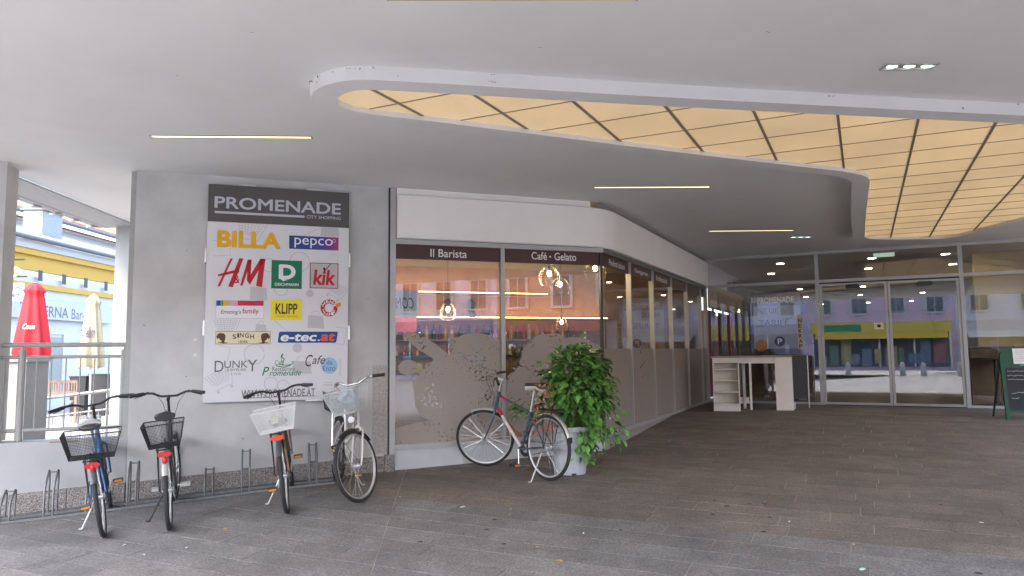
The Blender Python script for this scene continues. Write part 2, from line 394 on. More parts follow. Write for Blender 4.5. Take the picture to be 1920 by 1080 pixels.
# canopy body above, so that no sky comes through
can = MB()
CE = tag(cl.build('ceiling', M_ceil), kind='structure')
for (px, py, L_, an) in ((1437, 58, .035, .6), (1380, 373, .14, .1), (1366, 396, .10, -.6), (735, 133, .03, 1), (1010, 88, .02, .3), (330, 140, .02, 1.2), (1240, 345, .06, .2), (470, 60, .015, 0), (1290, 395, .08, .0)):
    p = at_z(px, py, ZC); u = V((math.cos(an), math.sin(an), 0)); q = V((-u.y, u.x, 0)); MB().box(V((p.x, p.y, ZC-.0018)), u*L_, q*.004, (0, 0, .001)).build('scratch', pbr('scratch_mark', (.20, .19, .18), .9), CE)
can = MB(); can.prism([(x, y, ZC+.25) for x, y in reversed(EDGE)], (0, 0, .9))
for i in range(len(EDGE)):
    a, b = EDGE[i], EDGE[(i+1) % len(EDGE)]; can.quad((*a, ZC), (*b, ZC), (*b, ZC+.25), (*a, ZC+.25))
tag(can.build('canopy_slab', M_white), kind='structure')
up = MB(); up.prism([(-5.2, 9.2, ZC+1.15), (9.5, 7.2, ZC+1.15), (13.9, 16.4, ZC+1.15), (16.8, 22, ZC+1.15), (-5.2, 22, ZC+1.15)], (0, 0, 7)); tag(up.build('upper_storeys', M_white, org=(5, 12, ZC+1.15)), 'pale upper storeys of the shopping building above the canopy', 'building')
# ---- luminous ceiling
def clip(poly, a, b, keep):    # keep side of the line a-b (2D)
    out = []
    f_ = lambda p: ((b[0]-a[0])*(p[1]-a[1])-(b[1]-a[1])*(p[0]-a[0]))*keep
    for i in range(len(poly)):
        p, q = poly[i-1], poly[i]; fp, fq = f_(p), f_(q)
        if fp*fq < 0: k = fp/(fp-fq); out.append((p[0]+(q[0]-p[0])*k, p[1]+(q[1]-p[1])*k))
        if fq >= 0: out.append(q)
    return out
def cellclip(poly, q0, q1, v0, v1):
    c = [vw(v0, q0), vw(v0, q1), vw(v1, q1), vw(v1, q0)]
    for i in range(4):
        poly = clip(poly, c[i], c[(i+1) % 4], 1)
        if len(poly) < 3: return []
    return poly
def panelmat():
    m, t, b = _nodes('prismatic_light_panel'); N = t.nodes; L = t.links
    g = N.new('ShaderNodeNewGeometry'); mp = N.new('ShaderNodeMapping'); mp.inputs['Rotation'].default_value = (0, 0, math.radians(26)); L.new(g.outputs['Position'], mp.inputs[0])
    wv = N.new('ShaderNodeTexWave'); wv.inputs['Scale'].default_value = 18; wv.bands_direction = 'X'; L.new(mp.outputs[0], wv.inputs[0])
    nz = N.new('ShaderNodeTexNoise'); nz.inputs['Scale'].default_value = 1.6; nz.inputs['Detail'].default_value = 3; L.new(g.outputs['Position'], nz.inputs[0])
    a = N.new('ShaderNodeMapRange'); a.inputs[3].default_value = .62; a.inputs[4].default_value = 1.28; L.new(wv.outputs['Fac'], a.inputs[0])
    c = N.new('ShaderNodeMapRange'); c.inputs[1].default_value = .3; c.inputs[2].default_value = .7; c.inputs[3].default_value = .84; c.inputs[4].default_value = 1.1; L.new(nz.outputs['Fac'], c.inputs[0])
    oi = N.new('ShaderNodeObjectInfo'); d = N.new('ShaderNodeMapRange'); d.inputs[3].default_value = .95; d.inputs[4].default_value = 1.05; L.new(oi.outputs['Random'], d.inputs[0])
    x = N.new('ShaderNodeMath'); x.operation = 'MULTIPLY'; L.new(a.outputs[0], x.inputs[0]); L.new(c.outputs[0], x.inputs[1])
    y = N.new('ShaderNodeMath'); y.operation = 'MULTIPLY'; L.new(x.outputs[0], y.inputs[0]); L.new(d.outputs[0], y.inputs[1])
    n9 = N.new('ShaderNodeTexNoise'); n9.inputs['Scale'].default_value = 45; n9.inputs['Detail'].default_value = 2; L.new(g.outputs['Position'], n9.inputs[0])
    r9 = N.new('ShaderNodeMapRange'); r9.inputs[1].default_value = .3; r9.inputs[2].default_value = .7; r9.inputs[3].default_value = .72; r9.inputs[4].default_value = 1.25; L.new(n9.outputs['Fac'], r9.inputs[0])
    y2 = N.new('ShaderNodeMath'); y2.operation = 'MULTIPLY'; L.new(y.outputs[0], y2.inputs[0]); L.new(r9.outputs[0], y2.inputs[1]); y = y2
    z = N.new('ShaderNodeMath'); z.operation = 'MULTIPLY'; z.inputs[1].default_value = PANEL_E; L.new(y.outputs[0], z.inputs[0])
    b.inputs['Base Color'].default_value = (.50, .44, .34, 1); b.inputs['Emission Color'].default_value = (1, .67, .33, 1); L.new(z.outputs[0], b.inputs['Emission Strength']); b.inputs['Roughness'].default_value = .5
    return m
PANEL_E = .050
M_panel = panelmat(); M_bar = pbr('grid_bar', (.26, .21, .15), .6)
lum = thing('luminous_ceiling', 'curved amber light ceiling of square panels in a white rim', 'ceiling light', (2, 7, ZL))
rim = MB()
for i in range(n):
    j = (i+1) % n; o0, o1, i0, i1 = OUT[i], OUT[j], INN[i], INN[j]
    rim.quad((*o0, ZC+.002), (*o1, ZC+.002), (*o1, ZL), (*o0, ZL)); rim.quad((*o0, ZL), (*o1, ZL), (*i1, ZL), (*i0, ZL)); rim.quad((*i0, ZL), (*i1, ZL), (*i1, ZC), (*i0, ZC))
bm = bmesh.new(); 
rim_o = rim.build('rim', M_ceil, lum, smooth=40)
MID = offset(INN, .02)
Q = [-.11+.606*k for k in range(-8, 13)]; VV = [7.943+.576*k for k in range(-9, 14)]
for i in range(len(Q)-1):
    for k in range(len(VV)-1):
        pl = cellclip(MID, Q[i]+.012, Q[i+1]-.012, VV[k]+.006, VV[k+1]-.006)
        if len(pl) >= 3:
            mb = MB(); mb.add([(x, y, ZP) for x, y in pl], [tuple(range(len(pl)-1, -1, -1))]); mb.build('light_panel', M_panel, lum)
for q in Q:
    pl = cellclip(MID, q-.012, q+.012, -5, 30)
    if len(pl) >= 3: MB().prism([(x, y, ZP-.008) for x, y in pl], (0, 0, .02)).build('main_bar', M_bar, lum)
for v in VV:
    pl = cellclip(MID, -8, 12, v-.006, v+.006)
    if len(pl) >= 3: MB().prism([(x, y, ZP-.005) for x, y in pl], (0, 0, .015)).build('cross_bar', M_bar, lum)
bk = MB(); bk.add([(x, y, ZP+.04) for x, y in MID], [tuple(range(n-1, -1, -1))]); bk.build('backing', M_ceil, lum)
# specks of dirt and cobweb along the rim
M_speck = pbr('cobweb_dirt', (.03, .028, .025), .9)
rs = random.Random(5); sp = MB()
for k in range(26):
    i = rs.choice([q for q in range(n) if OUT[q][1] < 6.2 and OUT[q][0] < 5]); x, y = OUT[i]; z = rs.choice([ZC-.004, ZC-.008, ZC-.02, ZC-.06])
    for _ in range(rs.randint(1, 4)): sp.ball((x+rs.uniform(-.03, .03), y-.003, z+rs.uniform(-.012, .0)), rs.uniform(.002, .006), .002, rs.uniform(.002, .006), 5, 4)
tag(sp.build('rim_dirt', M_speck, lum), kind='stuff')
# ---- linear and emergency lamps in the soffit
M_tube = emit('lamp_diffuser', (1, .76, .42), .30); M_slot = pbr('slot_trim', (.30, .28, .24), .5)
for (x0, y0, x1, y1, lab) in ((-3.248, 6.375, -1.83, 6.455, 'slim linear ceiling lamp in the soffit in front of the directory sign'), (1.016, 8.605, 2.418, 8.638, 'slim linear ceiling lamp over the planter and cafe corner'),
                         (3.315, 11.933, 4.718, 11.936, 'slim linear ceiling lamp beside the deep end of the luminous ceiling'), (-.674, 3.86, .717, 3.89, 'slim linear ceiling lamp at the outer edge of the soffit')):
    c = V(((x0+x1)/2, (y0+y1)/2, ZC)); T = thing('linear_lamp', lab, 'ceiling lamp', c, 'linear lamps in the soffit')
    d = (V((x1, y1, 0))-V((x0, y0, 0))); e = V((-d.y, d.x, 0)).normalized(); u = d.normalized()
    o = V((x0, y0, ZC-.006)); tr = MB()
    tr.box(o-e*.034, d, e*.012, (0, 0, .005)); tr.box(o+e*.022, d, e*.012, (0, 0, .005)); tr.box(o-e*.034-u*.012, u*.012, e*.068, (0, 0, .005)); tr.box(o-e*.034+d, u*.012, e*.068, (0, 0, .005))
    tr.build('trim', M_slot, T); MB().box(o-e*.0215+V((0, 0, .0015)), d, e*.043, (0, 0, .003)).build('diffuser', M_tube, T)
M_led = emit('cool_led', (.75, 1, .88), .35)
for (x0, x1, y, lab) in ((2.627, 2.997, 4.915, 'three-lens rectangular emergency lamp over the outer paving'), (4.95, 5.33, 12.66, 'three-lens rectangular emergency lamp near the sliding doors')):
    T = thing('emergency_lamp', lab, 'ceiling lamp', ((x0+x1)/2, y, ZC), 'emergency lamps')
    fr_ = MB(); hw = .055
    fr_.box((x0, y-hw, ZC-.012), (x1-x0, 0, 0), (0, .018, 0), (0, 0, .011)); fr_.box((x0, y+hw-.018, ZC-.012), (x1-x0, 0, 0), (0, .018, 0), (0, 0, .011)); fr_.box((x0, y-hw+.018, ZC-.012), (.018, 0, 0), (0, 2*hw-.036, 0), (0, 0, .011)); fr_.box((x1-.018, y-hw+.018, ZC-.012), (.018, 0, 0), (0, 2*hw-.036, 0), (0, 0, .011))
    fr_.build('frame', M_alu, T); MB().box((x0+.018, y-hw+.018, ZC-.004), (x1-x0-.036, 0, 0), (0, 2*hw-.036, 0), (0, 0, .003)).build('reflector', M_slot, T)
    for k in range(3): MB().ball((x0+(x1-x0)*(k+.5)/3, y, ZC-.006), .042, .024, .007, 12, 6).build('lens', M_led, T, smooth=60)
# ---- sign wall, parapet, pillars
sw = thing('sign_wall', 'light grey rendered wall that carries the shop directory sign', 'wall', W(-1.4, 0, .15))
MB().fbox(W, -2.772, -.062, 0, .30, .0, ZC+.02).build('render', M_wall, sw)
MB().fbox(W, -.24, -.062, -.006, -.0005, .43, 1.45).build('rough_patch', pbr('rough_render', (.44, .41, .38), .95, var=.2, scale=40, bump=.8, bscale=90, fine=.25), sw)
rc_ = random.Random(9); M_chip = pbr('bare_plaster', (.72, .72, .70), .95)
for (px, py, sz) in ((366, 637, .022), (366, 666, .026), (349, 706, .010), (270, 610, .012), (455, 822, .014), (300, 840, .012), (690, 560, .010), (350, 470, .008), (700, 430, .009)):
    p = at_plane(px, py, P0, U1); t_ = (p-P0).dot(U1); k_ = 7; MB().prism([W(t_+sz*rc_.uniform(.5, 1.1)*math.cos(6.283*j/k_), -.0006, p.z+sz*rc_.uniform(.4, 1)*math.sin(6.283*j/k_)) for j in range(k_)], -N1*.0012).build('paint_chip', M_chip if sz > .02 else pbr('scuff', (.22, .21, .2), .9), sw)
def plinth(t0, t1, n0, n1, h):
    a, b = W(t0, n0, 0), W(t1, n0, 0); c, d = W(t1, n1, 0), W(t0, n1, 0); lo = [V((p.x, p.y, gz(p.x, p.y)-.05)) for p in (a, b, c, d)]; hi = [V((p.x, p.y, gz(p.x, p.y)+h)) for p in (a, b, c, d)]
    return MB().hexa(lo+hi)
for a, b in ((-2.765, -2.06), (-2.055, -1.3), (-1.295, -.62), (-.615, -.10)): plinth(a, b, -.022, .02, .175).build('plinth_stone', M_pebble, sw)
plinth(-.098, .01, -.05, .02, .19).build('plinth_block', M_pebble, sw)
pp = thing('parapet_wall', 'low white parapet wall below the grey railing', 'wall', W(-3.4, .1, 0))
MB().fbox(W, -6.0, -2.775, .0, .26, -.3, .742).build('render', pbr('parapet_paint', (.40, .405, .41), .85, var=.07, scale=2.5), pp)
for a, b in ((-4.7, -3.95), (-3.945, -3.3), (-3.295, -2.78)): plinth(a, b, -.022, .02, .19).build('plinth_stone', M_pebble, pp)
MB().fbox(W, -3.47, -3.22, -.002, .02, .725, .738).build('chipped_edge', pbr('bare_brick', (.35, .2, .12), .9), pp)
lp = MB(); lp.fbox(W, -5.2, -3.95, .0, .40, .742, ZC+.02)
tag(lp.build('pillar', M_wall, org=W(-4.3, .2, .74)), 'broad grey rendered pillar at the far side of the railing', 'pillar')
lit = MB(); lit.box((-6.02, 10.84, -.8), (.34, -.06, 0), (.12, .5, 0), (0, 0, ZC+.8))
tag(lit.build('pillar', pbr('pillar_paint', (.36, .365, .36), .85, var=.05, scale=3), org=(-5.8, 10.9, -.8)), 'bright white pillar standing behind the railing', 'pillar')
MB().fbox(W, -2.83, -2.772, .06, .30, .742, ZC).build('jamb', pbr('shaded_jamb', (.38, .38, .36), .8), sw)  # shadowed wall return, its shade put into a darker grey
# canopy edge profile with gutter, above the opening on the left
ce = thing('canopy_gutter', 'grey sheet metal gutter along the canopy edge', 'gutter', (-5.6, 9, ZC))
e0, e1 = V((-5.405, 7.5, 0)), V((-5.715, 11.0, 0)); dd = e1-e0; pn = V((-dd.y, dd.x, 0)).normalized()
MB().box(e0+pn*.0+V((0, 0, ZC-.004)), dd, pn*.5, (0, 0, -.02)).build('soffit_strip', pbr('grey_strip', (.36, .36, .36), .7), ce)
MB().box(e0+pn*.5+V((0, 0, ZC-.03)), dd, pn*.04, (0, 0, .18)).build('drip_edge', pbr('zinc', (.35, .36, .37), .5, .4), ce)
g_ = MB(); g_.tube([e0+pn*.62+V((0, 0, ZC+.04)), e1+pn*.62+V((0, 0, ZC+.04))], .075, 12); g_.build('gutter_pipe', MATS['zinc'], ce, smooth=50)
for k in range(7): MB().box(e0+dd*((k+.5)/7)+pn*.54+V((0, 0, ZC-.055)), dd.normalized()*.03, pn*.16, (0, 0, .02)).build('bracket', MATS['zinc'], ce)
# ---- railing on the parapet
rl = thing('railing', 'grey painted steel railing on the low white parapet', 'railing', W(-3.3, .13, .74))
ra = MB(); ra.tube([W(-3.98, .13, 1.712), W(-2.78, .13, 1.712)], .024, 10); ra.build('handrail', M_railing, rl, smooth=50)
MB().tube([W(-3.98, .13, 1.588), W(-2.78, .13, 1.588)], .017, 10).build('top_rail', M_railing, rl, smooth=50)
MB().tube([W(-3.98, .13, .85), W(-2.78, .13, .85)], .018, 10).build('bottom_rail', M_railing, rl, smooth=50)
for t in (-3.77, -2.845):
    o = MB().tube([W(t, .13, .742), W(t, .13, 1.66)], .034, 12).build('post', M_railing, rl, smooth=50)
    MB().tube([W(t, .13, 1.66), W(t, .13, 1.70)], .012, 8).build('spigot', M_railing, o, smooth=50)
for t in [-3.91, -3.64, -3.51, -3.38, -3.25, -3.12, -2.99]: MB().tube([W(t, .13, .85), W(t, .13, 1.588)], .0075, 6).build('bar', M_railing, rl, smooth=50)
# second railing along the ramp below
r2 = thing('ramp_railing', 'thin grey railing of the ramp beyond the parapet', 'railing', (-8, 13, -.7))
A_, B_ = V((-10.2, 12.2, 0)), V((-6.9, 15.4, 0))
for za, zb, rr, nm in ((.62, 1.05, .03, 'handrail'), (.30, .66, .02, 'mid_rail'), (-.28, .05, .02, 'bottom_rail')):
    MB().tube([A_+V((0, 0, za)), B_+V((0, 0, zb))], rr, 8).build(nm, M_railing, r2, smooth=50)
for k in range(31):
    p = A_+(B_-A_)*(k/30); a = k/30; big = k % 10 == 0
    MB().tube([p+V((0, 0, -.72 if big else -.28+.33*a)), p+V((0, 0, (.62+.43*a) if big else (.30+.36*a)))], .028 if big else .008, 6).build('post' if big else 'bar', M_railing, r2, smooth=50)

# ================================================================ CAFE SHOPFRONT
M_brown = pbr('brown_film', (.060, .020, .015), .45, var=.1, scale=5)
M_letter = pbr('white_letter_film', (.80, .78, .76), .5, var=.02)
def filmmat(name, blobs, cut, col=(.36, .315, .28)):
    """frosted print: ellipses (a, z, ra, rz, angle) in metres of the pane, edges broken up like coffee grounds"""
    m = bpy.data.materials.new(name); m.use_nodes = True; t = m.node_tree; N = t.nodes; L = t.links; b = N['Principled BSDF']
    uv = N.new('ShaderNodeUVMap'); sep = N.new('ShaderNodeSeparateXYZ'); L.new(uv.outputs[0], sep.inputs[0])
    def mth(op, a, b_=None):
        q = N.new('ShaderNodeMath'); q.operation = op
        for i, x in enumerate((a, b_)):
            if x is None: continue
            if isinstance(x, (int, float)): q.inputs[i].default_value = x
            else: L.new(x, q.inputs[i])
        return q.outputs[0]
    best = None
    for (a, z, ra, rz, ang) in blobs:
        c, s_ = math.cos(ang), math.sin(ang); dx = mth('SUBTRACT', sep.outputs[0], a); dz = mth('SUBTRACT', sep.outputs[1], z)
        ux = mth('DIVIDE', mth('ADD', mth('MULTIPLY', dx, c), mth('MULTIPLY', dz, s_)), ra); uz = mth('DIVIDE', mth('SUBTRACT', mth('MULTIPLY', dz, c), mth('MULTIPLY', dx, s_)), rz)
        d = mth('SUBTRACT', 1.0, mth('SQRT', mth('ADD', mth('MULTIPLY', ux, ux), mth('MULTIPLY', uz, uz))))
        best = d if best is None else mth('MAXIMUM', best, d)
    n1 = N.new('ShaderNodeTexNoise'); n1.inputs['Scale'].default_value = 7; n1.inputs['Detail'].default_value = 5; n1.inputs['Roughness'].default_value = .7; L.new(uv.outputs[0], n1.inputs[0])
    n2 = N.new('ShaderNodeTexNoise'); n2.inputs['Scale'].default_value = 26; n2.inputs['Detail'].default_value = 3; L.new(uv.outputs[0], n2.inputs[0])
    n3 = N.new('ShaderNodeTexNoise'); n3.inputs['Scale'].default_value = 3.1; n3.inputs['Detail'].default_value = 2; L.new(uv.outputs[0], n3.inputs[0])
    edge = mth('ADD', best, mth('MULTIPLY', mth('SUBTRACT', n1.outputs['Fac'], .5), cut))
    solid = mth('GREATER_THAN', edge, .0)
    crumbs = mth('GREATER_THAN', mth('ADD', n2.outputs['Fac'], mth('MULTIPLY', n3.outputs['Fac'], .7)), 1.0)
    k = mth('MULTIPLY', solid, mth('SUBTRACT', 1.0, crumbs))
    L.new(k, b.inputs['Alpha']); b.inputs['Base Color'].default_value = (*col, 1); b.inputs['Roughness'].default_value = .7
    return m
def sheet(name, fr, a0, a1, z0, z1, n, mat, parent):
    mb = MB(); mb.quad(fr(a0, n, z0), fr(a1, n, z0), fr(a1, n, z1), fr(a0, n, z1)); o = mb.build(name, mat, parent)
    uv = o.data.uv_layers.new(name='UVMap')
    for i, c in enumerate(((a0, z0), (a1, z0), (a1, z1), (a0, z1))): uv.data[i].uv = c
    return o
cafe = thing('cafe_shopfront', 'cafe shopfront with brown lettered band and frosted coffee print', 'shopfront', W(1.4, 0, .25))
fr = MB()
ZS, ZT = .525, 2.897           # glass bottom and top
for t0, t1, z0 in ((-.045, .022, .30), (1.352, 1.404, .47)): MB().fbox(W, t0, t1, -.035, .05, z0, 2.96 if t0 > 0 else ZC).build('post', M_frame, cafe)
MB().fbox(W, -.062, -.046, -.012, .05, .30, ZC).build('gasket', M_framed, cafe)
MB().fbox(W, .022, 1.352, -.032, .05, .468, ZS).build('sill', M_frame, cafe); MB().fbox(W, 1.404, 2.78, -.032, .05, .468, ZS).build('sill', M_frame, cafe)
MB().fbox(W, .022, 1.352, -.032, .05, ZT, 2.953).build('head', M_frame, cafe); MB().fbox(W, 1.404, 2.80, -.032, .05, ZT, 2.953).build('head', M_frame, cafe)
for t0, t1 in ((.022, .85), (.853, 1.378), (1.381, 2.775)): MB().fbox(W, t0, t1, -.015, .03, .1, .466).build('base_panel', M_base, cafe)
MB().fbox(W, 2.755, 2.785, -.02, .02, ZS, ZT).build('corner_post', M_framed, cafe)
panes = []
for t0, t1 in ((.022, 1.352), (1.404, 2.755)):
    p = MB().fbox(W, t0, t1, .004, .010, ZS, ZT).build('pane', M_glass, cafe); panes.append(p)
    MB().fbox(W, t0, t1, .0015, .003, 2.722, ZT).build('brown_band', M_brown, p)
zz = lambda x, y: (lambda p: ((p-P0).dot(U1), p.z))(at_plane(x, y, P0+N1*.0, U1))
def wtext(s, x0, y0, x1, y1, par, **k):
    a0, z1 = zz(x0, y0); a1, z0 = zz(x1, y1); return text(s, W, a0, z0, a1, z1, .0005, M_letter, par, **k)
wtext('Il Barista', 807, 466.5, 875.5, 484, panes[0], bold=.012)
wtext('Café', 996.5, 472, 1025.5, 487.5, panes[1], bold=.014); wtext('•', 1030, 479.5, 1033.5, 483.2, panes[1]); wtext('Gelato', 1039.5, 473.5, 1080.5, 489.5, panes[1], bold=.014)
f1 = filmmat('frosted_print', [(.80, 1.12, .56, .46, 0), (.42, 1.66, .34, .085, -.55), (.72, 1.42, .34, .07, -.62), (1.06, 1.62, .38, .20, -.1), (.18, 1.42, .12, .09, 0), (.7, .62, .78, .17, 0), (1.2, 1.2, .25, .5, 0)], .34)
sheet('frosted_print', W, .03, 1.345, ZS+.005, 2.2, .0015, f1, panes[0])
f2 = filmmat('frosted_print_round', [(.62, 1.46, .42, .36, 0), (1.05, 1.62, .32, .14, -.2), (.55, 1.0, .62, .5, 0), (1.0, .8, .6, .5, 0)], .30)
o = sheet('frosted_print', W, 1.41, 2.75, ZS+.005, 2.2, .0015, f2, panes[1])
for i, c in enumerate(((0, ZS), (1.34, ZS), (1.34, 2.2), (0, 2.2))): o.data.uv_layers[0].data[i].uv = c
# fascia: cream box with rounded corner, following front and side
def fascia_path(off, r=.55):
    d1 = U1; d2 = U2; n1 = -N1; n2 = V3; A = W(.03, -off, 0); c = C0-N1*off
    # intersection of the two offset lines
    o2 = C0+V3*off; k = ((o2-A).cross(d2).z)/(d1.cross(d2).z); X = A+d1*k
    ang = math.acos(d1.dot(d2)); T = r*math.tan(ang/2); p1 = X-d1*T; cen = p1+N1*r
    a0 = math.atan2(-N1.y, -N1.x); pts = [A]
    for i in range(13): th = a0+ang*i/12; pts.append(cen+V((math.cos(th), math.sin(th), 0))*r)
    e = C0+U2*6.86+V3*off; pts.append(e); return pts
P_ = fascia_path(.10, 1.0); Pi = fascia_path(.0, .9)
fm = MB(); z0, z1, bv = 2.957, 3.488, .012
prof = [(0, z0), (-1, z0+bv), (-1, z1-bv), (0, z1)]
Pb = fascia_path(.10-bv, 1.0)
for i in range(len(P_)-1):
    a, b, ai, bi, ab, bb = P_[i], P_[i+1], Pi[i], Pi[i+1], Pb[i], Pb[i+1]
    Z = lambda p, z: V((p.x, p.y, z))
    fm.quad(Z(a, z0+bv), Z(b, z0+bv), Z(b, z1-bv), Z(a, z1-bv)); fm.quad(Z(ab, z0), Z(bb, z0), Z(b, z0+bv), Z(a, z0+bv)); fm.quad(Z(a, z1-bv), Z(b, z1-bv), Z(bb, z1), Z(ab, z1))
    fm.quad(Z(ai, z0), Z(bi, z0), Z(bb, z0), Z(ab, z0)); fm.quad(Z(ab, z1), Z(bb, z1), Z(bi, z1), Z(ai, z1))
a, ai, ab = P_[0], Pi[0], Pb[0]; fm.add([Z(ai, z0), Z(ab, z0), Z(a, z0+bv), Z(a, z1-bv), Z(ab, z1), Z(ai, z1)], [(0, 1, 2, 3, 4, 5)])
fm.build('fascia', M_fascia, cafe, smooth=35)
MB().fbox(W, .03, 2.62, -.03, .05, 3.489, ZC).build('upper_strip', M_fascia, cafe)
MB().box(S(-.02, -.06, 3.489), U2*6.86, V3*.07, (0, 0, ZC-3.489)).build('upper_strip', pbr('shadow_gap', (.30, .27, .25), .8), cafe)  # side strip, ceiling shadow put into a darker colour than in front
# side glazing
SP = [1.234, 2.505, 3.78, 5.047, 6.36]
M_frost = pbr('frosted_film', (.30, .27, .235), .55, var=.06, scale=2.0, alpha=.9)
sd_t = thing('cafe_side_glazing', 'row of tall cafe panes half frosted, receding to the entrance', 'shopfront', S(3.4, 0, .4))
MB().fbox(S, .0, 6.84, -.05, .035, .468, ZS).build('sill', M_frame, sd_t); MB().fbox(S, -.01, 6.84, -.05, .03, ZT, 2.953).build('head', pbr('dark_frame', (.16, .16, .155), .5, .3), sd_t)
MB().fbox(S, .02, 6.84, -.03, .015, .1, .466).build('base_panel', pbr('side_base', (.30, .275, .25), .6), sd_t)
edges = [.02]+SP+[6.84]
for s_ in SP: MB().fbox(S, s_-.02, s_+.02, -.04, .032, ZS, ZT).build('post', M_frame, sd_t)
labs = ['Prodotti Italiani', 'Gastgarten', 'Frühstück', '', '', '']
frS = lambda a, n, z: S(a, -n, z)
for i in range(len(edges)-1):
    a, b = edges[i]+.02*(i > 0), edges[i+1]-.02
    p = MB().fbox(S, a, b, -.010, -.004, ZS, ZT).build('pane', M_glass, sd_t)
    MB().fbox(S, a, b, -.003, -.0015, ZS, 1.62).build('frosted_film', M_frost, p)
    MB().fbox(S, a, b, -.003, -.0015, 2.722, ZT).build('brown_band', M_brown, p)
    if labs[i]: text(labs[i], frS, a+.30, 2.765, b-.18, 2.85, .0005, M_letter, p, bold=.01)
# ---- cafe interior
def glowbox(): pass
M_wood = pbr('orange_wood_wall', (.30, .15, .07), .6, var=.25, scale=3)
M_cdark = pbr('cafe_ceiling', (.20, .19, .18), .8); M_cfloor = pbr('cafe_floor', (.14, .10, .07), .5, var=.2, scale=6)
ci = thing('cafe_interior', 'warm cafe room with orange wood walls and lit coves behind glass', 'room', W(1.4, 3, .5))
bw = 4.72
MB().fbox(W, -.9, 7.62, bw, bw+.1, .45, 3.25).build('back_wall', M_wood, ci); MB().fbox(W, -.95, -.9, .31, bw, .45, 3.25).build('side_wall', pbr('cafe_plaster', (.55, .42, .3), .8, var=.1, scale=3), ci)
cf = MB(); cf.add([W(-.9, .06, .476), W(2.78, .06, .476), S(6.8, -.06, .476), W(-.9, bw, .476)], [(0, 1, 2, 3)]); cf.build('floor', M_cfloor, ci)
cc = MB(); cc.add([W(-.9, .06, 3.2), W(2.78, .06, 3.2), S(6.8, -.06, 3.2), W(-.9, bw, 3.2)], [(3, 2, 1, 0)]); cc.build('ceiling', M_cdark, ci)
M_cove = emit('cove_light', (1, .58, .20), 1.7)
MB().fbox(W, -.5, 3.9, bw-.34, bw-.001, 2.66, 2.70).build('cove_shelf', M_wood, ci); MB().fbox(W, -.5, 3.9, bw-.30, bw-.24, 2.702, 2.716).build('cove_lamp', M_cove, ci)
MB().fbox(W, -.5, 5.2, bw-.34, bw-.001, 2.20, 2.235).build('cove_shelf', M_wood, ci); MB().fbox(W, -.5, 5.2, bw-.30, bw-.24, 2.237, 2.251).build('cove_lamp', M_cove, ci)
MB().fbox(W, -.5, 4.9, bw-.30, bw-.001, 1.80, 1.83).build('bottle_shelf', M_wood, ci); MB().fbox(W, -.5, 4.9, bw-.28, bw-.001, 1.42, 1.45).build('bottle_shelf', M_wood, ci)
MB().fbox(W, .1, 4.6, bw-1.5, bw-1.0, .46, 1.5).build('bar_counter', pbr('bar_front', (.10, .07, .05), .5), ci); MB().fbox(W, .05, 4.65, bw-1.55, bw-.95, 1.501, 1.54).build('bar_top', M_black, ci)
MB().fbox(W, -.88, -.2, 2.2, 2.24, .46, 2.5).build('partition', pbr('arch_panel', (.42, .30, .2), .7), ci)
bmats = [pbr('bottle_green', (.02, .08, .03), .15), pbr('bottle_brown', (.12, .04, .01), .15), pbr('bottle_clear', (.5, .48, .42), .15), pbr('bottle_red', (.35, .03, .03), .2), pbr('bottle_gold', (.5, .3, .06), .2)]
rb = random.Random(11); prof = [(.036, 0), (.038, .01), (.038, .17), (.03, .2), (.013, .225), (.013, .29), (.015, .29), (.015, .30)]
bprot = []
for q, m_ in enumerate(bmats):
    o = MB().lathe((0, 0, 0), prof, 8).build('bottle', m_, smooth=40); bprot.append(o)
k = 0
for zsh, lab in ((1.831, 'liquor bottle on the upper bar shelf under the lower cove'), (1.451, 'liquor bottle on the lower bar shelf')):
    t = -.3
    while t < 4.6:
        i = rb.randrange(5); src = bprot[i]
        if k < 5: o = bprot[k]
        else: o = src.copy(); COL.objects.link(o)
        o.location = W(t, bw-.14, zsh); h = rb.uniform(.8, 1.0); o.scale = (1, 1, h); tag(o, ('dark green', 'brown', 'clear', 'red', 'amber')[i if k >= 5 else k]+' '+lab, 'bottle', 'bottles on the bar shelves, '+('upper' if zsh > 1.6 else 'lower')); t += rb.uniform(.10, .17); k += 1
M_bulb = emit('filament_bulb', (1, .66, .25), 22); M_cage = pbr('lamp_wire', (.10, .08, .06), .4, .6)
def pendant(px, py, nn, lab, rad=.15):
    p = at_plane(px, py, P0+N1*nn, U1); T = thing('pendant_lamp', lab, 'pendant lamp', p, 'pendant lamps in the cafe')
    MB().tube([p+V((0, 0, .1)), V((p.x, p.y, 3.195))], .004, 6).build('cord', M_black, T); MB().lathe(p+V((0, 0, .045)), [(.018, 0), (.018, .06), (.008, .075)], 10).build('socket', M_cage, T)
    MB().ball(p, .028, .028, .042, 10, 8).build('bulb', M_bulb, T, smooth=80)
    cg = MB()
    for a in range(10):
        th = math.pi*2*a/10; cg.tube([p+V((math.cos(th)*r_, math.sin(th)*r_, z_)) for r_, z_ in ((.02, .10), (rad*.6, .07), (rad, -.03), (rad*.92, -.12), (rad*.7, -.17))], .0022, 4)
    cg.tube([p+V((math.cos(b_*.314)*rad*.7, math.sin(b_*.314)*rad*.7, -.17)) for b_ in range(20)], .0025, 4, True); cg.build('cage', M_cage, T)
pendant(1030, 513, .9, 'bare bulb pendant in a wire cage left of the window corner'); pendant(1050, 533, 1.8, 'lower bulb pendant hanging deeper in the cafe'); pendant(1116, 503, .45, 'bulb pendant closest to the glazed cafe corner')
pendant(840, 580, 2.4, 'small bulb pendant behind the left cafe pane', .12); pendant(1053, 604, 3.2, 'small bulb pendant in front of the bar shelves', .1)
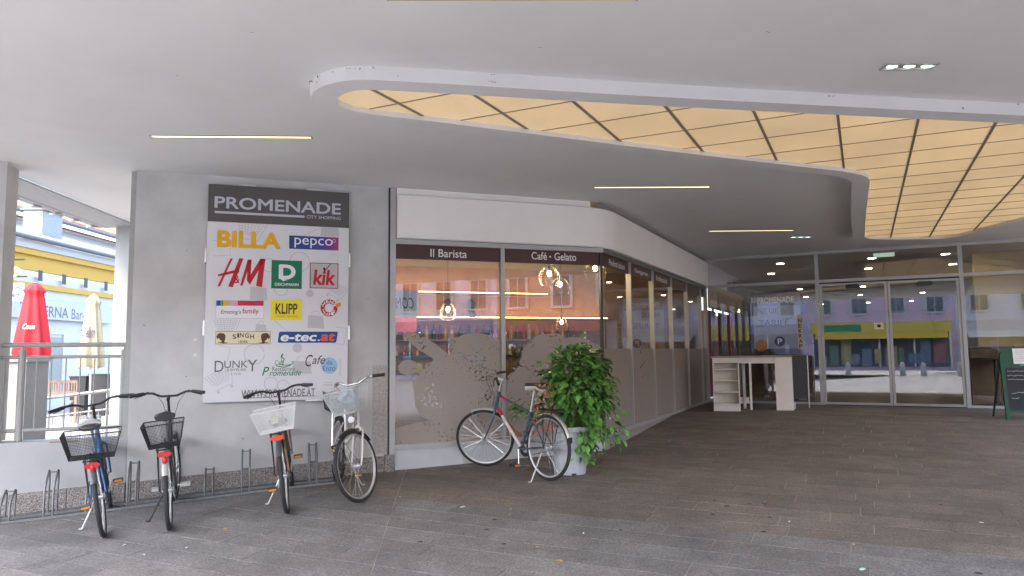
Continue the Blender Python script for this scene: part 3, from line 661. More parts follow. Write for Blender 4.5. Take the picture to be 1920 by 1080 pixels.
for (p_, e) in ((at_plane(1030, 513, P0+N1*.9, U1), 4.5), (at_plane(840, 580, P0+N1*2.4, U1), 4.5)):
    l = bpy.data.lights.new('cafe_lamp', 'POINT'); l.energy = e; l.color = (1, .68, .38); l.shadow_soft_size = .02; o = bpy.data.objects.new('cafe_lamp', l); COL.objects.link(o); o.location = p_-V((0, 0, .07))
ps = thing('wall_poster', 'pale poster with dark mirrored letters behind the left cafe pane', 'poster', W(.2, .5, 2))
a0, z1 = zz(744, 540); a1, z0 = zz(795, 592)
MB().fbox(W, a0, a1, .30, .306, z0, z1).build('sheet', pbr('poster_paper', (.55, .56, .55), .7), ps)
text('COM', W, a0+.04, z0+.1, a1-.06, z0+.24, .296, pbr('poster_ink', (.05, .06, .05), .6), ps, bold=.02, flip=True, shear=.2)
rd = thing('red_poster', 'small red printed poster above the bar shelf', 'poster', W(.9, 3, 2)); MB().fbox(W, .75, 1.1, 3.6, 3.61, 1.95, 2.45).build('sheet', pbr('red_print', (.45, .06, .06), .6, var=.3, scale=30), rd)
for (t, nn, z, c, lab) in ((1.9, 4.5, 2.24, (.10, .05, .03), 'brown coffee grinder standing in the lit niche'), (2.35, 4.5, 2.24, (.06, .05, .05), 'dark espresso pot standing in the lit niche'), (.3, 4.5, 2.24, (.3, .25, .2), 'pale jug standing in the lit niche')):
    MB_ = MB().lathe(W(t, nn, z), [(.10, 0), (.11, .03), (.07, .14), (.09, .18), (.10, .28), (.05, .32), (.015, .36)], 14); tag(MB_.build('jug', pbr('jug'+str(t), c, .4), org=W(t, nn, z), smooth=40), lab, 'jug')
# dark plants behind the frosted side panes
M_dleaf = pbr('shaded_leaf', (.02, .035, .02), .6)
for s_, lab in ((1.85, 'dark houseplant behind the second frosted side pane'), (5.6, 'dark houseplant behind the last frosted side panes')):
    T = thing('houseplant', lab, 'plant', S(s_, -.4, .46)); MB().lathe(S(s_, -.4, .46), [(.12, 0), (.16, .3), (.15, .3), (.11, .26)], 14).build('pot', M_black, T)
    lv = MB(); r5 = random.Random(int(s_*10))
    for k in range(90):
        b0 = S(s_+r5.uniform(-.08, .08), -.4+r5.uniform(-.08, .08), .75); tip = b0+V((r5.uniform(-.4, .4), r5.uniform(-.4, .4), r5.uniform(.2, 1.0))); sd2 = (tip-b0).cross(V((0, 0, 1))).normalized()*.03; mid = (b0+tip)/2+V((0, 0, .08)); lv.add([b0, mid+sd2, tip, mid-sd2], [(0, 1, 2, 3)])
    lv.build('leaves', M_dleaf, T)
# ================================================================ GLASS ENTRANCE
M_sens = pbr('sensor_black', (.012, .012, .012), .25)
fa = thing('entrance_glazing', 'grey metal framed glass entrance wall with transom lights', 'glass wall', F(3, 0, ZF))
ZTR0, ZTR1 = 2.93, 2.99
WP = [0.02, 2.285, 4.80, 7.4]
for wq in WP: MB().fbox(F, wq-.035, wq+.035, -.05, .06, ZF, ZC).build('post', M_frame, fa)
WE = [(.055, 2.25), (2.32, 4.765), (4.835, 7.365)]
for i, (a, b) in enumerate(WE):
    MB().fbox(F, a, b, -.045, .05, ZTR0, ZTR1).build('transom', M_frame, fa); MB().fbox(F, a, b, -.045, .05, 3.515, ZC).build('head', M_frame, fa)
    MB().fbox(F, a, b, -.003, .003, ZTR1, 3.515).build('pane', M_glass, fa)
    if i != 1:
        MB().fbox(F, a, b, -.04, .05, ZF, .51).build('bottom_rail', M_frame, fa); MB().fbox(F, a, b, -.003, .003, .51, ZTR0).build('pane', M_glass, fa)
for (a, b, lab) in ((2.325, 3.545, 'left leaf of the glass sliding door, next to the parking stickers'), (3.555, 4.76, 'right leaf of the glass sliding door, next to the green chalkboard')):
    D = thing('sliding_door', lab, 'door', F((a+b)/2, 0, ZF), 'leaves of the sliding door')
    MB().fbox(F, a, a+.045, -.03, .03, ZF+.012, 2.90).build('stile', M_frame, D); MB().fbox(F, b-.045, b, -.03, .03, ZF+.012, 2.90).build('stile', M_frame, D)
    MB().fbox(F, a+.045, b-.045, -.03, .03, ZF+.012, ZF+.055).build('rail', M_frame, D); MB().fbox(F, a+.045, b-.045, -.03, .03, 2.855, 2.90).build('rail', M_frame, D)
    MB().fbox(F, a+.045, b-.045, -.003, .003, ZF+.055, 2.855).build('pane', M_glass, D)
MB().fbox(F, 2.32, 4.765, -.02, .04, ZF+.0005, ZF+.010).build('threshold', M_black, fa); MB().fbox(F, 2.32, 4.765, -.02, .04, 2.901, ZTR0).build('track', M_framed, fa)
for px, py, lab in ((1598, 537, 'black oval door sensor above the left sliding leaf'), (1733, 531.5, 'black oval door sensor above the right sliding leaf')):
    p = at_plane(px, py, E0-U2*.05, V3); wq = (p-E0).dot(V3); sb = MB(); pts = []
    for k in range(20):
        th = 2*math.pi*k/20; cx = .09*(1 if math.cos(th) > 0 else -1); pts.append(F(wq+cx+.04*math.cos(th), -.047, p.z+.04*math.sin(th)))
    sb.prism(pts, -U2*.06); tag(sb.build('door_sensor', M_sens, org=F(wq, -.05, p.z)), lab, 'sensor', 'door sensors')
# ---- exit sign inside, stickers on the glass
M_exit = emit('exit_face', (.62, .85, .68), .055)
ex = thing('exit_sign', 'pale green lit exit sign box behind the transom', 'exit sign', F(3.8, .5, 3.3)); p = at_plane(1657, 475, E0+U2*.5, V3); wq = (p-E0).dot(V3)
MB().fbox(F, wq-.19, wq+.19, .46, .54, p.z-.07, p.z+.06).build('box', M_exit, ex)
def onfac(x, y, off=-.008): p = at_plane(x, y, E0+U2*off, V3); return (p-E0).dot(V3), p.z
M_blue = pbr('parking_blue', (.02, .06, .20), .4); M_wht = pbr('sticker_white', (.8, .8, .78), .5); M_bk = pbr('sticker_black', (.02, .02, .02), .5)
a, z = onfac(1462, 640); pk = thing('parking_sticker', 'round blue sticker with white letter P on the entrance glass', 'sticker', F(a, 0, z))
MB().prism([F(a+.105*math.cos(k*.2618), -.006, z+.105*math.sin(k*.2618)) for k in range(24)], U2*.002).build('disc', M_blue, pk); text('P', F, a-.042, z-.06, a+.045, z+.06, -.0075, M_wht, pk, bold=.03)
a, z = onfac(1445, 646); a -= .10
ot = thing('round_sticker', 'round amber sticker with thin ring beside the parking sticker', 'sticker', F(a-.1, 0, z)); MB().prism([F(a-.09+.125*math.cos(k*.2618), -.006, z-.02+.125*math.sin(k*.2618)) for k in range(24)], U2*.002).build('disc', pbr('amber_film', (.55, .26, .06), .5, alpha=.55), ot)
a, z1 = onfac(1496, 595); a2, z0 = onfac(1507, 653)
pr = thing('vertical_sticker', 'vertical black and cream sticker with letters running up the glass', 'sticker', F(a, 0, z0)); MB().fbox(F, a-.02, a+.09, -.006, -.004, z0-.02, z1+.05).build('film', pbr('cream_film', (.6, .55, .42), .5), pr)
for k, ch in enumerate('PARKEN'): text(ch, F, a+.0, z0+k*.105, a+.07, z0+.085+k*.105, -.0078, M_bk, pr, bold=.04)
a, z = onfac(1648, 611); bo = thing('square_sticker', 'small white square sticker with dark block on the left sliding leaf', 'sticker', F(a, 0, z)); MB().fbox(F, a-.085, a+.085, -.006, -.004, z-.065, z+.065).build('film', pbr('yellowish_film', (.75, .72, .5), .5), bo); MB().fbox(F, a-.03, a+.03, -.0075, -.0062, z-.03, z+.03).build('symbol', M_bk, bo)
a0, z1 = onfac(1420, 560, .3); a1, z0 = onfac(1490, 604, .3)
tr = thing('tariff_board', 'white parking tariff board hanging behind the entrance glass', 'sign', F(1.5, .3, 2))
MB().fbox(F, a0-.1, a1+.12, .306, .33, z0-.55, z1+.12).build('board', pbr('board_white', (.50, .50, .54), .6), tr); MB().fbox(F, a0-.1, a1+.12, .302, .3055, z1-.17, z1+.12).build('header', pbr('board_grey', (.16, .16, .20), .6), tr)
text('PROMENADE', F, a0, z1-.11, a1, z1+.02, .3, M_wht, tr, bold=.02); text('NEUE', F, a0, z1-.33, a0+.42, z1-.22, .3, M_bk, tr, bold=.01); text('TARIFE', F, a0, z0-.06, a0+.62, z0+.06, .3, M_bk, tr, bold=.01)
# ---- mall corridor behind the glass
M_mceil = pbr('mall_ceiling', (.42, .36, .30), .8, var=.05); M_mfloor = pbr('mall_floor', (.20, .16, .13), .25, var=.15, scale=2)
ml = thing('mall_interior', 'long shopping mall corridor with round ceiling downlights', 'room', F(3, 8, ZF))
MB().fbox(F, -1.2, 9.0, .07, 26, ZF-.10, ZF-.002).build('floor', M_mfloor, ml); MB().fbox(F, -1.2, 9.0, .07, 26, 3.52, 3.6).build('ceiling', M_mceil, ml)
MB().fbox(F, -1.2, 9.0, 26, 26.2, ZF, 3.52).build('end_wall', pbr('mall_end', (.25, .2, .2), .7), ml); MB().fbox(F, 6.2, 6.4, 1.2, 26, ZF, 3.52).build('right_wall', pbr('yellow_plaster', (.50, .36, .12), .7, var=.1, scale=2), ml)
MB().fbox(F, 5.2, 9.0, 1.6, 1.8, ZF, 3.52).build('yellow_wall', MATS['yellow_plaster'], ml)
MB().fbox(F, -.35, -.2, 5.2, 26, ZF, 3.52).build('left_wall', pbr('shop_dark', (.10, .06, .08), .4), ml)
tb = thing('inner_shop', 'tobacco shop with dark glazed front inside the mall', 'shopfront', F(-.1, 3, ZF))
MB().fbox(F, -.1, .10, .9, 4.9, 2.55, 3.05).build('fascia', pbr('inner_fascia', (.42, .33, .26), .6), tb)
for k in range(4):
    MB().fbox(F, -.02, .03, .9+k*1.3, .95+k*1.3, ZF, 2.55).build('post', M_framed, tb)
    MB().fbox(F, -.30, -.1, .97+k*1.3, 2.16+k*1.3, ZF+.05, 2.5).build('display', pbr('shelf_goods%d' % k, ((.25, .03, .12), (.12, .10, .14), (.38, .04, .14), (.10, .12, .2))[k], .5, var=.7, scale=14), tb)
frI = lambda a, n, z: F(.102+n, 4.9-a, z)      # sign on the inner fascia, facing the corridor
text('TABAK TRAFIK', lambda a, n, z: F(.104, .9+a, z), 1.9, 2.68, 3.7, 2.92, 0, M_wht, tb, bold=.03)
rk = random.Random(2); M_down = emit('downlight', (1, .86, .6), 5); k = 0
for sD in (1.2, 3.4, 6.0, 9.0, 13, 18):
    for wD in (1.25, 3.1, 4.9):
        wD += rk.uniform(-.25, .25)
        T = thing('downlight', 'round recessed downlight in the mall corridor ceiling', 'ceiling lamp', F(wD, sD, 3.515), 'downlights of the mall corridor')
        MB().lathe(F(wD, sD, 3.505), [(.09, 0), (.105, .008), (.105, .0149)], 16).build('ring', M_white, T); MB().lathe(F(wD, sD, 3.5025), [(.08, 0), (.08, .002)], 16).build('lamp', M_down, T)
disp = thing('display_stand', 'dark display stand with magenta and blue goods inside the entrance', 'stand', F(1.2, 2, ZF))
MB().fbox(F, .9, 2.0, 2.2, 2.6, ZF, 1.7).build('shelf', pbr('goods_dark', (.10, .05, .06), .5, var=.8, scale=18), disp)
tt = thing('cafe_table', 'dark round table and cupboard inside the right entrance pane', 'table', F(5.4, .8, ZF)); MB().lathe(F(5.35, .75, 1.35), [(.42, 0), (.42, .03)], 24).build('top', pbr('dark_wood', (.05, .03, .02), .4), tt); MB().lathe(F(5.35, .75, ZF), [(.25, 0), (.25, .02), (.03, .05), (.03, .88)], 16).build('foot', M_black, tt)
cb = thing('cupboard', 'brown wooden cupboard behind the right entrance pane', 'cupboard', F(5.6, 1.3, ZF)); MB().fbox(F, 5.0, 6.1, 1.2, 1.55, ZF, 1.55).build('body', pbr('cupboard_wood', (.13, .08, .04), .5, var=.2, scale=4), cb); MB().fbox(F, 4.98, 6.12, 1.18, 1.57, 1.551, 1.60).build('top', MATS['dark_wood'], cb)

ew = thing('end_wall', 'cream rendered wall closing the entrance glazing on its right', 'wall', F(8, .5, ZF)); MB().fbox(F, 7.436, 9.0, -.05, .3, ZF-.1, ZC).build('render', pbr('passage_cream', (.62, .56, .48), .8, var=.05), ew)
# ================================================================ DIRECTORY SIGN
SN = -.060                                   # face of the board in front of the wall
def sgn(zx, zy):                              # point measured on the board -> (t, z)
    p = at_plane(370+zx/2.453, 330+zy/2.453, P0+N1*SN, U1); return (p-P0).dot(U1), p.z
sg = thing('directory_sign', 'tall white shop directory board with dark grey header on the wall', 'sign', W(-1.29, SN, 1.08))
t0, zt = sgn(52, 37); t1, zb = sgn(689, 1024)
zb = 1.083; zt = 3.468
def board():
    m, t, b = _nodes('board_print'); b.inputs['Base Color'].default_value = (.66, .67, .72, 1); b.inputs['Roughness'].default_value = .35; b.inputs['Specular IOR Level'].default_value = .3; return m
M_board = pbr('board_print', (.70, .70, .715), .4, var=.02, scale=2, spec=.3)
MB().fbox(W, t0, t1, SN, SN+.012, zb, zt).build('board', M_board, sg)
zh = sgn(50, 208)[1]
hd = MB().fbox(W, t0, t1, SN-.0025, SN-.0005, zh, zt-.001).build('header', pbr('header_grey', (.085, .078, .075), .5, var=.05), sg)
for k, (a, b) in enumerate(((192, 268), (503, 577))):
    x, _ = sgn(a, 50); x2, _ = sgn(b, 50); MB().fbox(W, x, x2, SN-.006, -.001, zt+.001, zt+.022).build('clip', M_alu, sg)
for yy in (366, 700):
    for xx, d in ((t0, -1), (t1, 1)):
        z = sgn(50 if d < 0 else 688, yy+(20 if d > 0 else 0))[1]; a, b = sorted((xx+d*.001, xx+d*.022)); MB().fbox(W, a, b, SN-.006, -.001, z-.08, z+.08).build('clip', M_alu, sg)
x, _ = sgn(497, 1030); MB().fbox(W, x, x+.19, SN-.006, -.001, zb-.02, zb-.001).build('clip', M_alu, sg)
def ink(name, c, r=.45): return pbr('ink_'+name, c, r, var=.02, spec=.3)
K = dict(white=ink('white', (.78, .78, .8)), lite=ink('lite', (.52, .53, .58)), yel=ink('yellow', (.80, .42, .012)), red=ink('red', (.50, .012, .02)), green=ink('green', (.006, .17, .085)), blk=ink('black', (.03, .03, .032)), blue=ink('blue', (.012, .07, .25)), grey=ink('grey', (.13, .13, .135)),
         sil=ink('silver', (.50, .48, .47)), lem=ink('lemon', (.85, .72, .02)), gold=ink('gold', (.40, .30, .05)), cream=ink('cream', (.74, .68, .45)), brn=ink('brown', (.10, .045, .03)), ora=ink('orange', (.75, .12, .02)), sky=ink('sky', (.30, .52, .74)), pink=ink('pink', (.70, .35, .50)), mag=ink('magenta', (.45, .02, .22)), ernr=ink('crimson', (.55, .02, .06)), dgreen=ink('leafgreen', (.02, .20, .06)), amb=ink('amber', (.65, .28, .03)))
N_ = [SN-.003]
def tx(s, x0, y0, x1, y1, c, par=None, lay=1, **k):
    a0, z1 = sgn(x0, y0); a1, z0 = sgn(x1, y1); return text(s, W, a0, z0, a1, z1, SN-.0012-.0012*lay, K[c], par or sg, **k)
def rc(x0, y0, x1, y1, c, lay=0, name='panel', par=None):
    a0, z1 = sgn(x0, y0); a1, z0 = sgn(x1, y1); n = SN-.0012-.0012*lay; return MB().quad(W(a0, n, z0), W(a1, n, z0), W(a1, n, z1), W(a0, n, z1)).build(name, K[c] if isinstance(c, str) else c, par or sg)
def pg(pts, c, lay=1, name='emblem', par=None):
    n = SN-.0012-.0012*lay; q = [sgn(*p) for p in pts]; mb = MB(); mb.add([W(a, n, z) for a, z in q], [tuple(range(len(q)))])
    o = mb.build(name, K[c] if isinstance(c, str) else c, par or sg); return o
def pgs(polys, c, lay=1, name='emblem', par=None):
    n = SN-.0012-.0012*lay; mb = MB()
    for pts in polys: mb.add([W(a, n, z) for a, z in (sgn(*p) for p in pts)], [tuple(range(len(pts)))])
    return mb.build(name, K[c] if isinstance(c, str) else c, par or sg)
def circ(cx, cy, r, n=28, a0=0, a1=2*math.pi, ry=None): return [(cx+r*math.cos(a0+(a1-a0)*k/n), cy+(ry or r)*math.sin(a0+(a1-a0)*k/n)) for k in range(n+(a1-a0 < 6.2))]
def stroke(pts, w, c, lay=1, closed=False, name='emblem', par=None, w1=None):
    """ribbon of given width through points"""
    polys = []; m = len(pts)
    L_, R_ = [], []
    for i in range(m):
        a = pts[i-1] if (i or closed) else pts[i]; b = pts[(i+1) % m] if (i < m-1 or closed) else pts[i]
        dx, dy = b[0]-a[0], b[1]-a[1]; l = math.hypot(dx, dy) or 1; ww = w if w1 is None else w+(w1-w)*i/(m-1)
        L_.append((pts[i][0]-dy/l*ww/2, pts[i][1]+dx/l*ww/2)); R_.append((pts[i][0]+dy/l*ww/2, pts[i][1]-dx/l*ww/2))
    for i in range(m if closed else m-1): j = (i+1) % m; polys.append([L_[i], L_[j], R_[j], R_[i]])
    return polys
# faint background pictograms
faint = ink('faint', (.53, .53, .54)); fp = []
def cart(cx, cy, s, rot=0):
    def q(x, y): c, d = math.cos(rot), math.sin(rot); return (cx+(x*c-y*d)*s, cy+(x*d+y*c)*s)
    for k in range(6): fp.extend(stroke([q(-1+.08*k, -.5+.18*k), q(1-.08*k, -.5+.18*k)], 2.4, 0))
    for k in range(8): x = -1+2*k/7; fp.extend(stroke([q(x, -.5), q(x*.6, .4)], 2.4, 0))
    fp.extend(stroke([q(1.3, -.8), q(.75, .75), q(-.6, .75)], 3, 0)); fp.append([q(-.5+.12*math.cos(a), .92+.12*math.sin(a)) for a in [k*.6 for k in range(10)]]); fp.append([q(.6+.12*math.cos(a), .92+.12*math.sin(a)) for a in [k*.6 for k in range(10)]])
def flush():
    if fp: pgs(list(fp), faint, -.6, 'pictogram'); fp.clear()
for q in ((240, 245, 62, .2), (130, 690, 55, 0), (640, 520, 48, .5), (100, 930, 62, -.45)): cart(*q); flush()
def bag(x, y, w, h): fp.append([(x, y), (x+w, y+4), (x+w+6, y+h), (x-4, y+h-3)]); fp.extend(stroke(circ(x+w/2, y, w*.28, 12, math.pi, 2*math.pi), 2.5, 0))
for q in ((570, 235, 78, 45), (245, 510, 72, 62), (510, 640, 68, 62), (270, 680, 45, 40), (440, 850, 80, 60)): bag(*q); flush()
for (x, y, r) in ((470, 395, 45), (262, 820, 46), (330, 410, 30), (518, 540, 18), (338, 955, 30), (395, 965, 26), (385, 520, 30), (460, 790, 22)):
    fp.extend(stroke(circ(x, y, r), 4, 0, True)) if r > 25 else fp.append(circ(x, y, r))
    flush()
def phone(x, y, w, h, r): 
    P = [(-w, -h), (w, -h), (w, h), (-w, h)]; c, d = math.cos(r), math.sin(r); fp.extend(stroke([(x+a*c-b*d, y+a*d+b*c) for a, b in P], 3, 0, True))
for q in ((118, 820, 26, 38, .2), (625, 385, 20, 24, .1), (112, 330, 40, 36, -.05), (655, 735, 25, 38, .15), (600, 985, 20, 22, 0), (600, 955, 20, 5, 0)): phone(*q); flush()
for q in (([(480, 280), (560, 240), (600, 300)], 3), ([(350, 660), (420, 720), (440, 760)], 3), ([(655, 840), (658, 920)], 4)): fp.extend(stroke(q[0], q[1], 0)); flush()
# header
tx('PROMENADE', 80, 92, 660, 179, 'lite', hd, 2.2, bold=.03); rc(80, 160, 493, 192.5, 'lite', 2.2, 'rule', hd); tx('CITY SHOPPING', 503, 180, 660, 203, 'lite', hd, 2.2, bold=.008)
rr = [p for p in (sgn(80, 160), sgn(80, 173))]
hd.children[1].data.clear_geometry() if False else None
# row 1
tx('BILLA', 92, 248, 383, 338, 'yel', bold=.07)
def grad():
    m, t, b = _nodes('ink_gradient'); N = t.nodes; L = t.links; g = N.new('ShaderNodeNewGeometry'); d = N.new('ShaderNodeVectorMath'); d.operation = 'DOT_PRODUCT'; d.inputs[1].default_value = tuple(U1); L.new(g.outputs['Position'], d.inputs[0])
    a0 = P0.dot(U1)+sgn(423, 300)[0]; a1 = P0.dot(U1)+sgn(649, 300)[0]; r = N.new('ShaderNodeMapRange'); r.inputs[1].default_value = a0; r.inputs[2].default_value = a1; L.new(d.outputs['Value'], r.inputs[0])
    cr = N.new('ShaderNodeValToRGB'); e = cr.color_ramp.elements; e[0].color = (.006, .035, .16, 1); e[1].color = (.30, .03, .16, 1); q = cr.color_ramp.elements.new(.45); q.color = (.01, .055, .30, 1); q = cr.color_ramp.elements.new(.72); q.color = (.07, .03, .24, 1); L.new(r.outputs[0], cr.inputs[0]); L.new(cr.outputs[0], b.inputs['Base Color']); b.inputs['Roughness'].default_value = .4; return m
rc(423, 273, 649, 343, grad()); tx('pepco', 447, 283, 622, 336, 'white', lay=1); pgs(stroke(circ(629, 299, 7), 1.6, 0, True), 'white', 1)
# row 2: slanted initials drawn stroke by stroke
pgs([[(152, 380), (163, 378), (104, 508), (93, 506)], [(193, 378), (212, 380), (163, 512), (142, 508)], [(95, 452), (190, 428), (193, 442), (96, 462)],
     [(232, 385), (248, 384), (208, 505), (197, 504)], [(232, 385), (250, 384), (243, 478), (228, 480)], [(290, 380), (312, 381), (242, 500), (228, 482)], [(290, 380), (313, 382), (297, 512), (270, 506)]], 'red')
tx('&', 170, 457, 194, 494, 'red', bold=.03)
rc(342, 386, 480, 520, 'green'); tx('D', 375, 406, 452, 476, 'white', bold=.07); pgs([[(375, 468), (415, 478), (452, 440), (430, 470), (395, 484)]], 'white', 1.1); tx('DEICHMANN', 357, 491, 465, 507, 'white', bold=.03)
rc(518, 398, 648, 519, ink('frame_red', (.28, .05, .06))); rc(522, 402, 644, 515, 'sil', 1); tx('kik', 533, 430, 632, 503, 'red', lay=2, bold=.05, shear=.12); pgs([[(577, 424), (586, 419), (590, 432), (584, 441)], [(584, 441), (588, 430), (612, 404), (614, 407)]], 'blk', 2.2)
# row 3
rc(86, 571, 306, 656, 'sil'); rc(88, 573, 304, 654, 'white', 1)
x = 88
for wd, c in ((20, 'blue'), (4, 'sky'), (6, 'dgreen'), (28, 'yel'), (8, 'sky'), (32, 'pink'), (80, 'ernr'), (14, 'mag'), (24, 'ernr')): rc(x, 573+(x-88)*.0, x+wd, 597, c, 2); x += wd
tx("Ernsting's", 108, 614, 201, 640, 'blk', lay=2, shear=.25); tx('family', 207, 609, 282, 640, 'ernr', lay=2, bold=.01)
rc(338, 567, 480, 664, 'lem'); tx('KLIPP', 360, 586, 460, 635, 'blk', bold=.03); tx('UNSER FRISÖR', 359, 638, 460, 651, 'gold', bold=0)
cx, cy = 606, 607
pgs(stroke(circ(cx, cy, 30, 30, -.3, 5.6), 19, 0), 'red'); pgs([[(634, 588), (658, 580), (662, 597), (638, 606)]], 'amb', 1.2)
for k, ch in enumerate('TABAK'):
    th = math.radians(200+k*27); x, y = cx+30*math.cos(th), cy+30*math.sin(th); tx(ch, x-6, y-7, x+6, y+7, 'white', lay=2, bold=.03)
for k, ch in enumerate('TRAFIK'):
    th = math.radians(155-k*24); x, y = cx+30*math.cos(th), cy+30*math.sin(th); tx(ch, x-5, y-7, x+5, y+7, 'white', lay=2, bold=.03)
# row 4
rc(84, 714, 336, 773, 'gold'); rc(87, 717, 333, 770, 'cream', 1)
for k, ch in enumerate('SINGH'):
    xx = (162, 184, 196, 220, 243)[k]; yy = 742-8*math.sin(math.pi*(k+.5)/5)*1.2; tx(ch, xx, yy-11, xx+(8 if ch == 'I' else 17), yy+10, 'brn', lay=2, bold=.03)
tx('LEDER', 190, 757, 232, 768, 'brn', lay=2, bold=.02)
for sgnx, ox in ((1, 110), (-1, 312)):
    e = lambda x, y: (ox+sgnx*x, y)
    pgs([[e(-18, 728), e(-8, 722), e(12, 724), e(20, 734), e(18, 752), e(10, 760), e(-4, 756), e(-12, 744)], [e(6, 752), e(18, 748), e(14, 766), e(22, 770), e(4, 770), e(0, 762)], [e(-20, 730), e(-10, 740), e(-16, 752), e(-22, 742)], [e(-14, 764), e(30, 766), e(30, 769), e(-14, 768)]], 'brn', 2)
pgs([[(380, 716), (645, 716), (646, 722), (640, 760), (634, 767), (372, 767), (370, 760), (375, 722)]], 'blue', 0); 
tx('e-tec', 383, 726, 550, 760, 'white', lay=1, bold=.05, shear=.18); tx('.', 553, 752, 563, 759, 'white', lay=1, bold=.03); tx('at', 566, 724, 634, 759, 'ora', lay=1, bold=.05, shear=.18)
# row 5
tx('D', 80, 850, 120, 901, 'grey', bold=-.004); tx('UNK', 124, 850, 232, 882, 'grey', bold=-.004); tx('Y', 232, 845, 275, 898, 'grey', bold=-.004); tx('JUWELIER', 135, 886, 225, 899, 'grey', bold=-.006); tx('ST. PÖLTEN', 152, 905, 200, 914, 'grey', bold=-.006)
pgs(stroke([(392, 818), (388, 832), (400, 842), (393, 858), (388, 846), (384, 832), (390, 814)], 7, 0, w1=1), 'dgreen'); pgs(stroke(circ(404, 858, 36, 18, -.6, 2.6, ry=12), 3, 0), 'dgreen'); pgs(stroke([(360, 872), (400, 880), (432, 868)], 4, 0), 'dgreen')
tx('Café', 357, 848, 398, 868, 'dgreen'); tx('Restaurant', 345, 877, 450, 896, 'grey'); tx('P', 298, 878, 330, 918, 'dgreen', bold=.01, shear=.3); tx('romenade', 332, 893, 478, 917, 'dgreen', bold=.01, shear=.35)
pg(circ(607, 872, 38), 'sky', 0); tx('C', 497, 822, 530, 876, 'brn', bold=.005, shear=.3); tx('afe', 528, 826, 588, 864, 'brn', bold=.005, shear=.3); tx('da', 595, 848, 621, 867, 'grey'); tx('Enzo', 578, 873, 635, 895, 'grey')
tx('WWW.PROMENADE.AT', 203, 985, 541, 1012, 'grey', bold=.01); rc(210, 1020, 541, 1012.5, 'grey', 1)
# ================================================================ BICYCLES
def rotm(axis, ang, c): return Matrix.Translation(c) @ Matrix.Rotation(ang, 4, axis) @ Matrix.Translation(-V(c))
def wire_basket(bw_, bd, tw, td, h, sp, wr, rimr, lid=None):
    """open tapered basket: bottom bw_ x bd, top tw x td, wires every sp, returned about its bottom centre"""
    m = MB(); B = [V((-bd/2, -bw_/2, 0)), V((bd/2, -bw_/2, 0)), V((bd/2, bw_/2, 0)), V((-bd/2, bw_/2, 0))]; T = [V((-td/2, -tw/2, h)), V((td/2, -tw/2, h)), V((td/2, tw/2, h)), V((-td/2, tw/2, h))]
    for i in range(4):
        j = (i+1) % 4; k = max(2, int((T[j]-T[i]).length/sp))
        for q in range(k): a = q/k; m.tube([B[i].lerp(B[j], a), T[i].lerp(T[j], a)], wr, 4, caps=False)
        k = max(2, int(h/sp))
        for q in range(1, k): a = q/k; m.tube([B[i].lerp(T[i], a), B[j].lerp(T[j], a)], wr, 4, caps=False)
    k = int(bw_/sp)
    for q in range(k+1): m.tube([B[0].lerp(B[3], q/k), B[1].lerp(B[2], q/k)], wr, 4, caps=False)
    k = int(bd/sp)
    for q in range(k+1): m.tube([B[0].lerp(B[1], q/k), B[3].lerp(B[2], q/k)], wr, 4, caps=False)
    r_ = MB(); r_.tube(T, rimr, 6, True); r_.tube(B, rimr*.8, 6, True)
    for i in range(4): r_.tube([B[i], T[i]], rimr*.8, 6)
    return m, r_
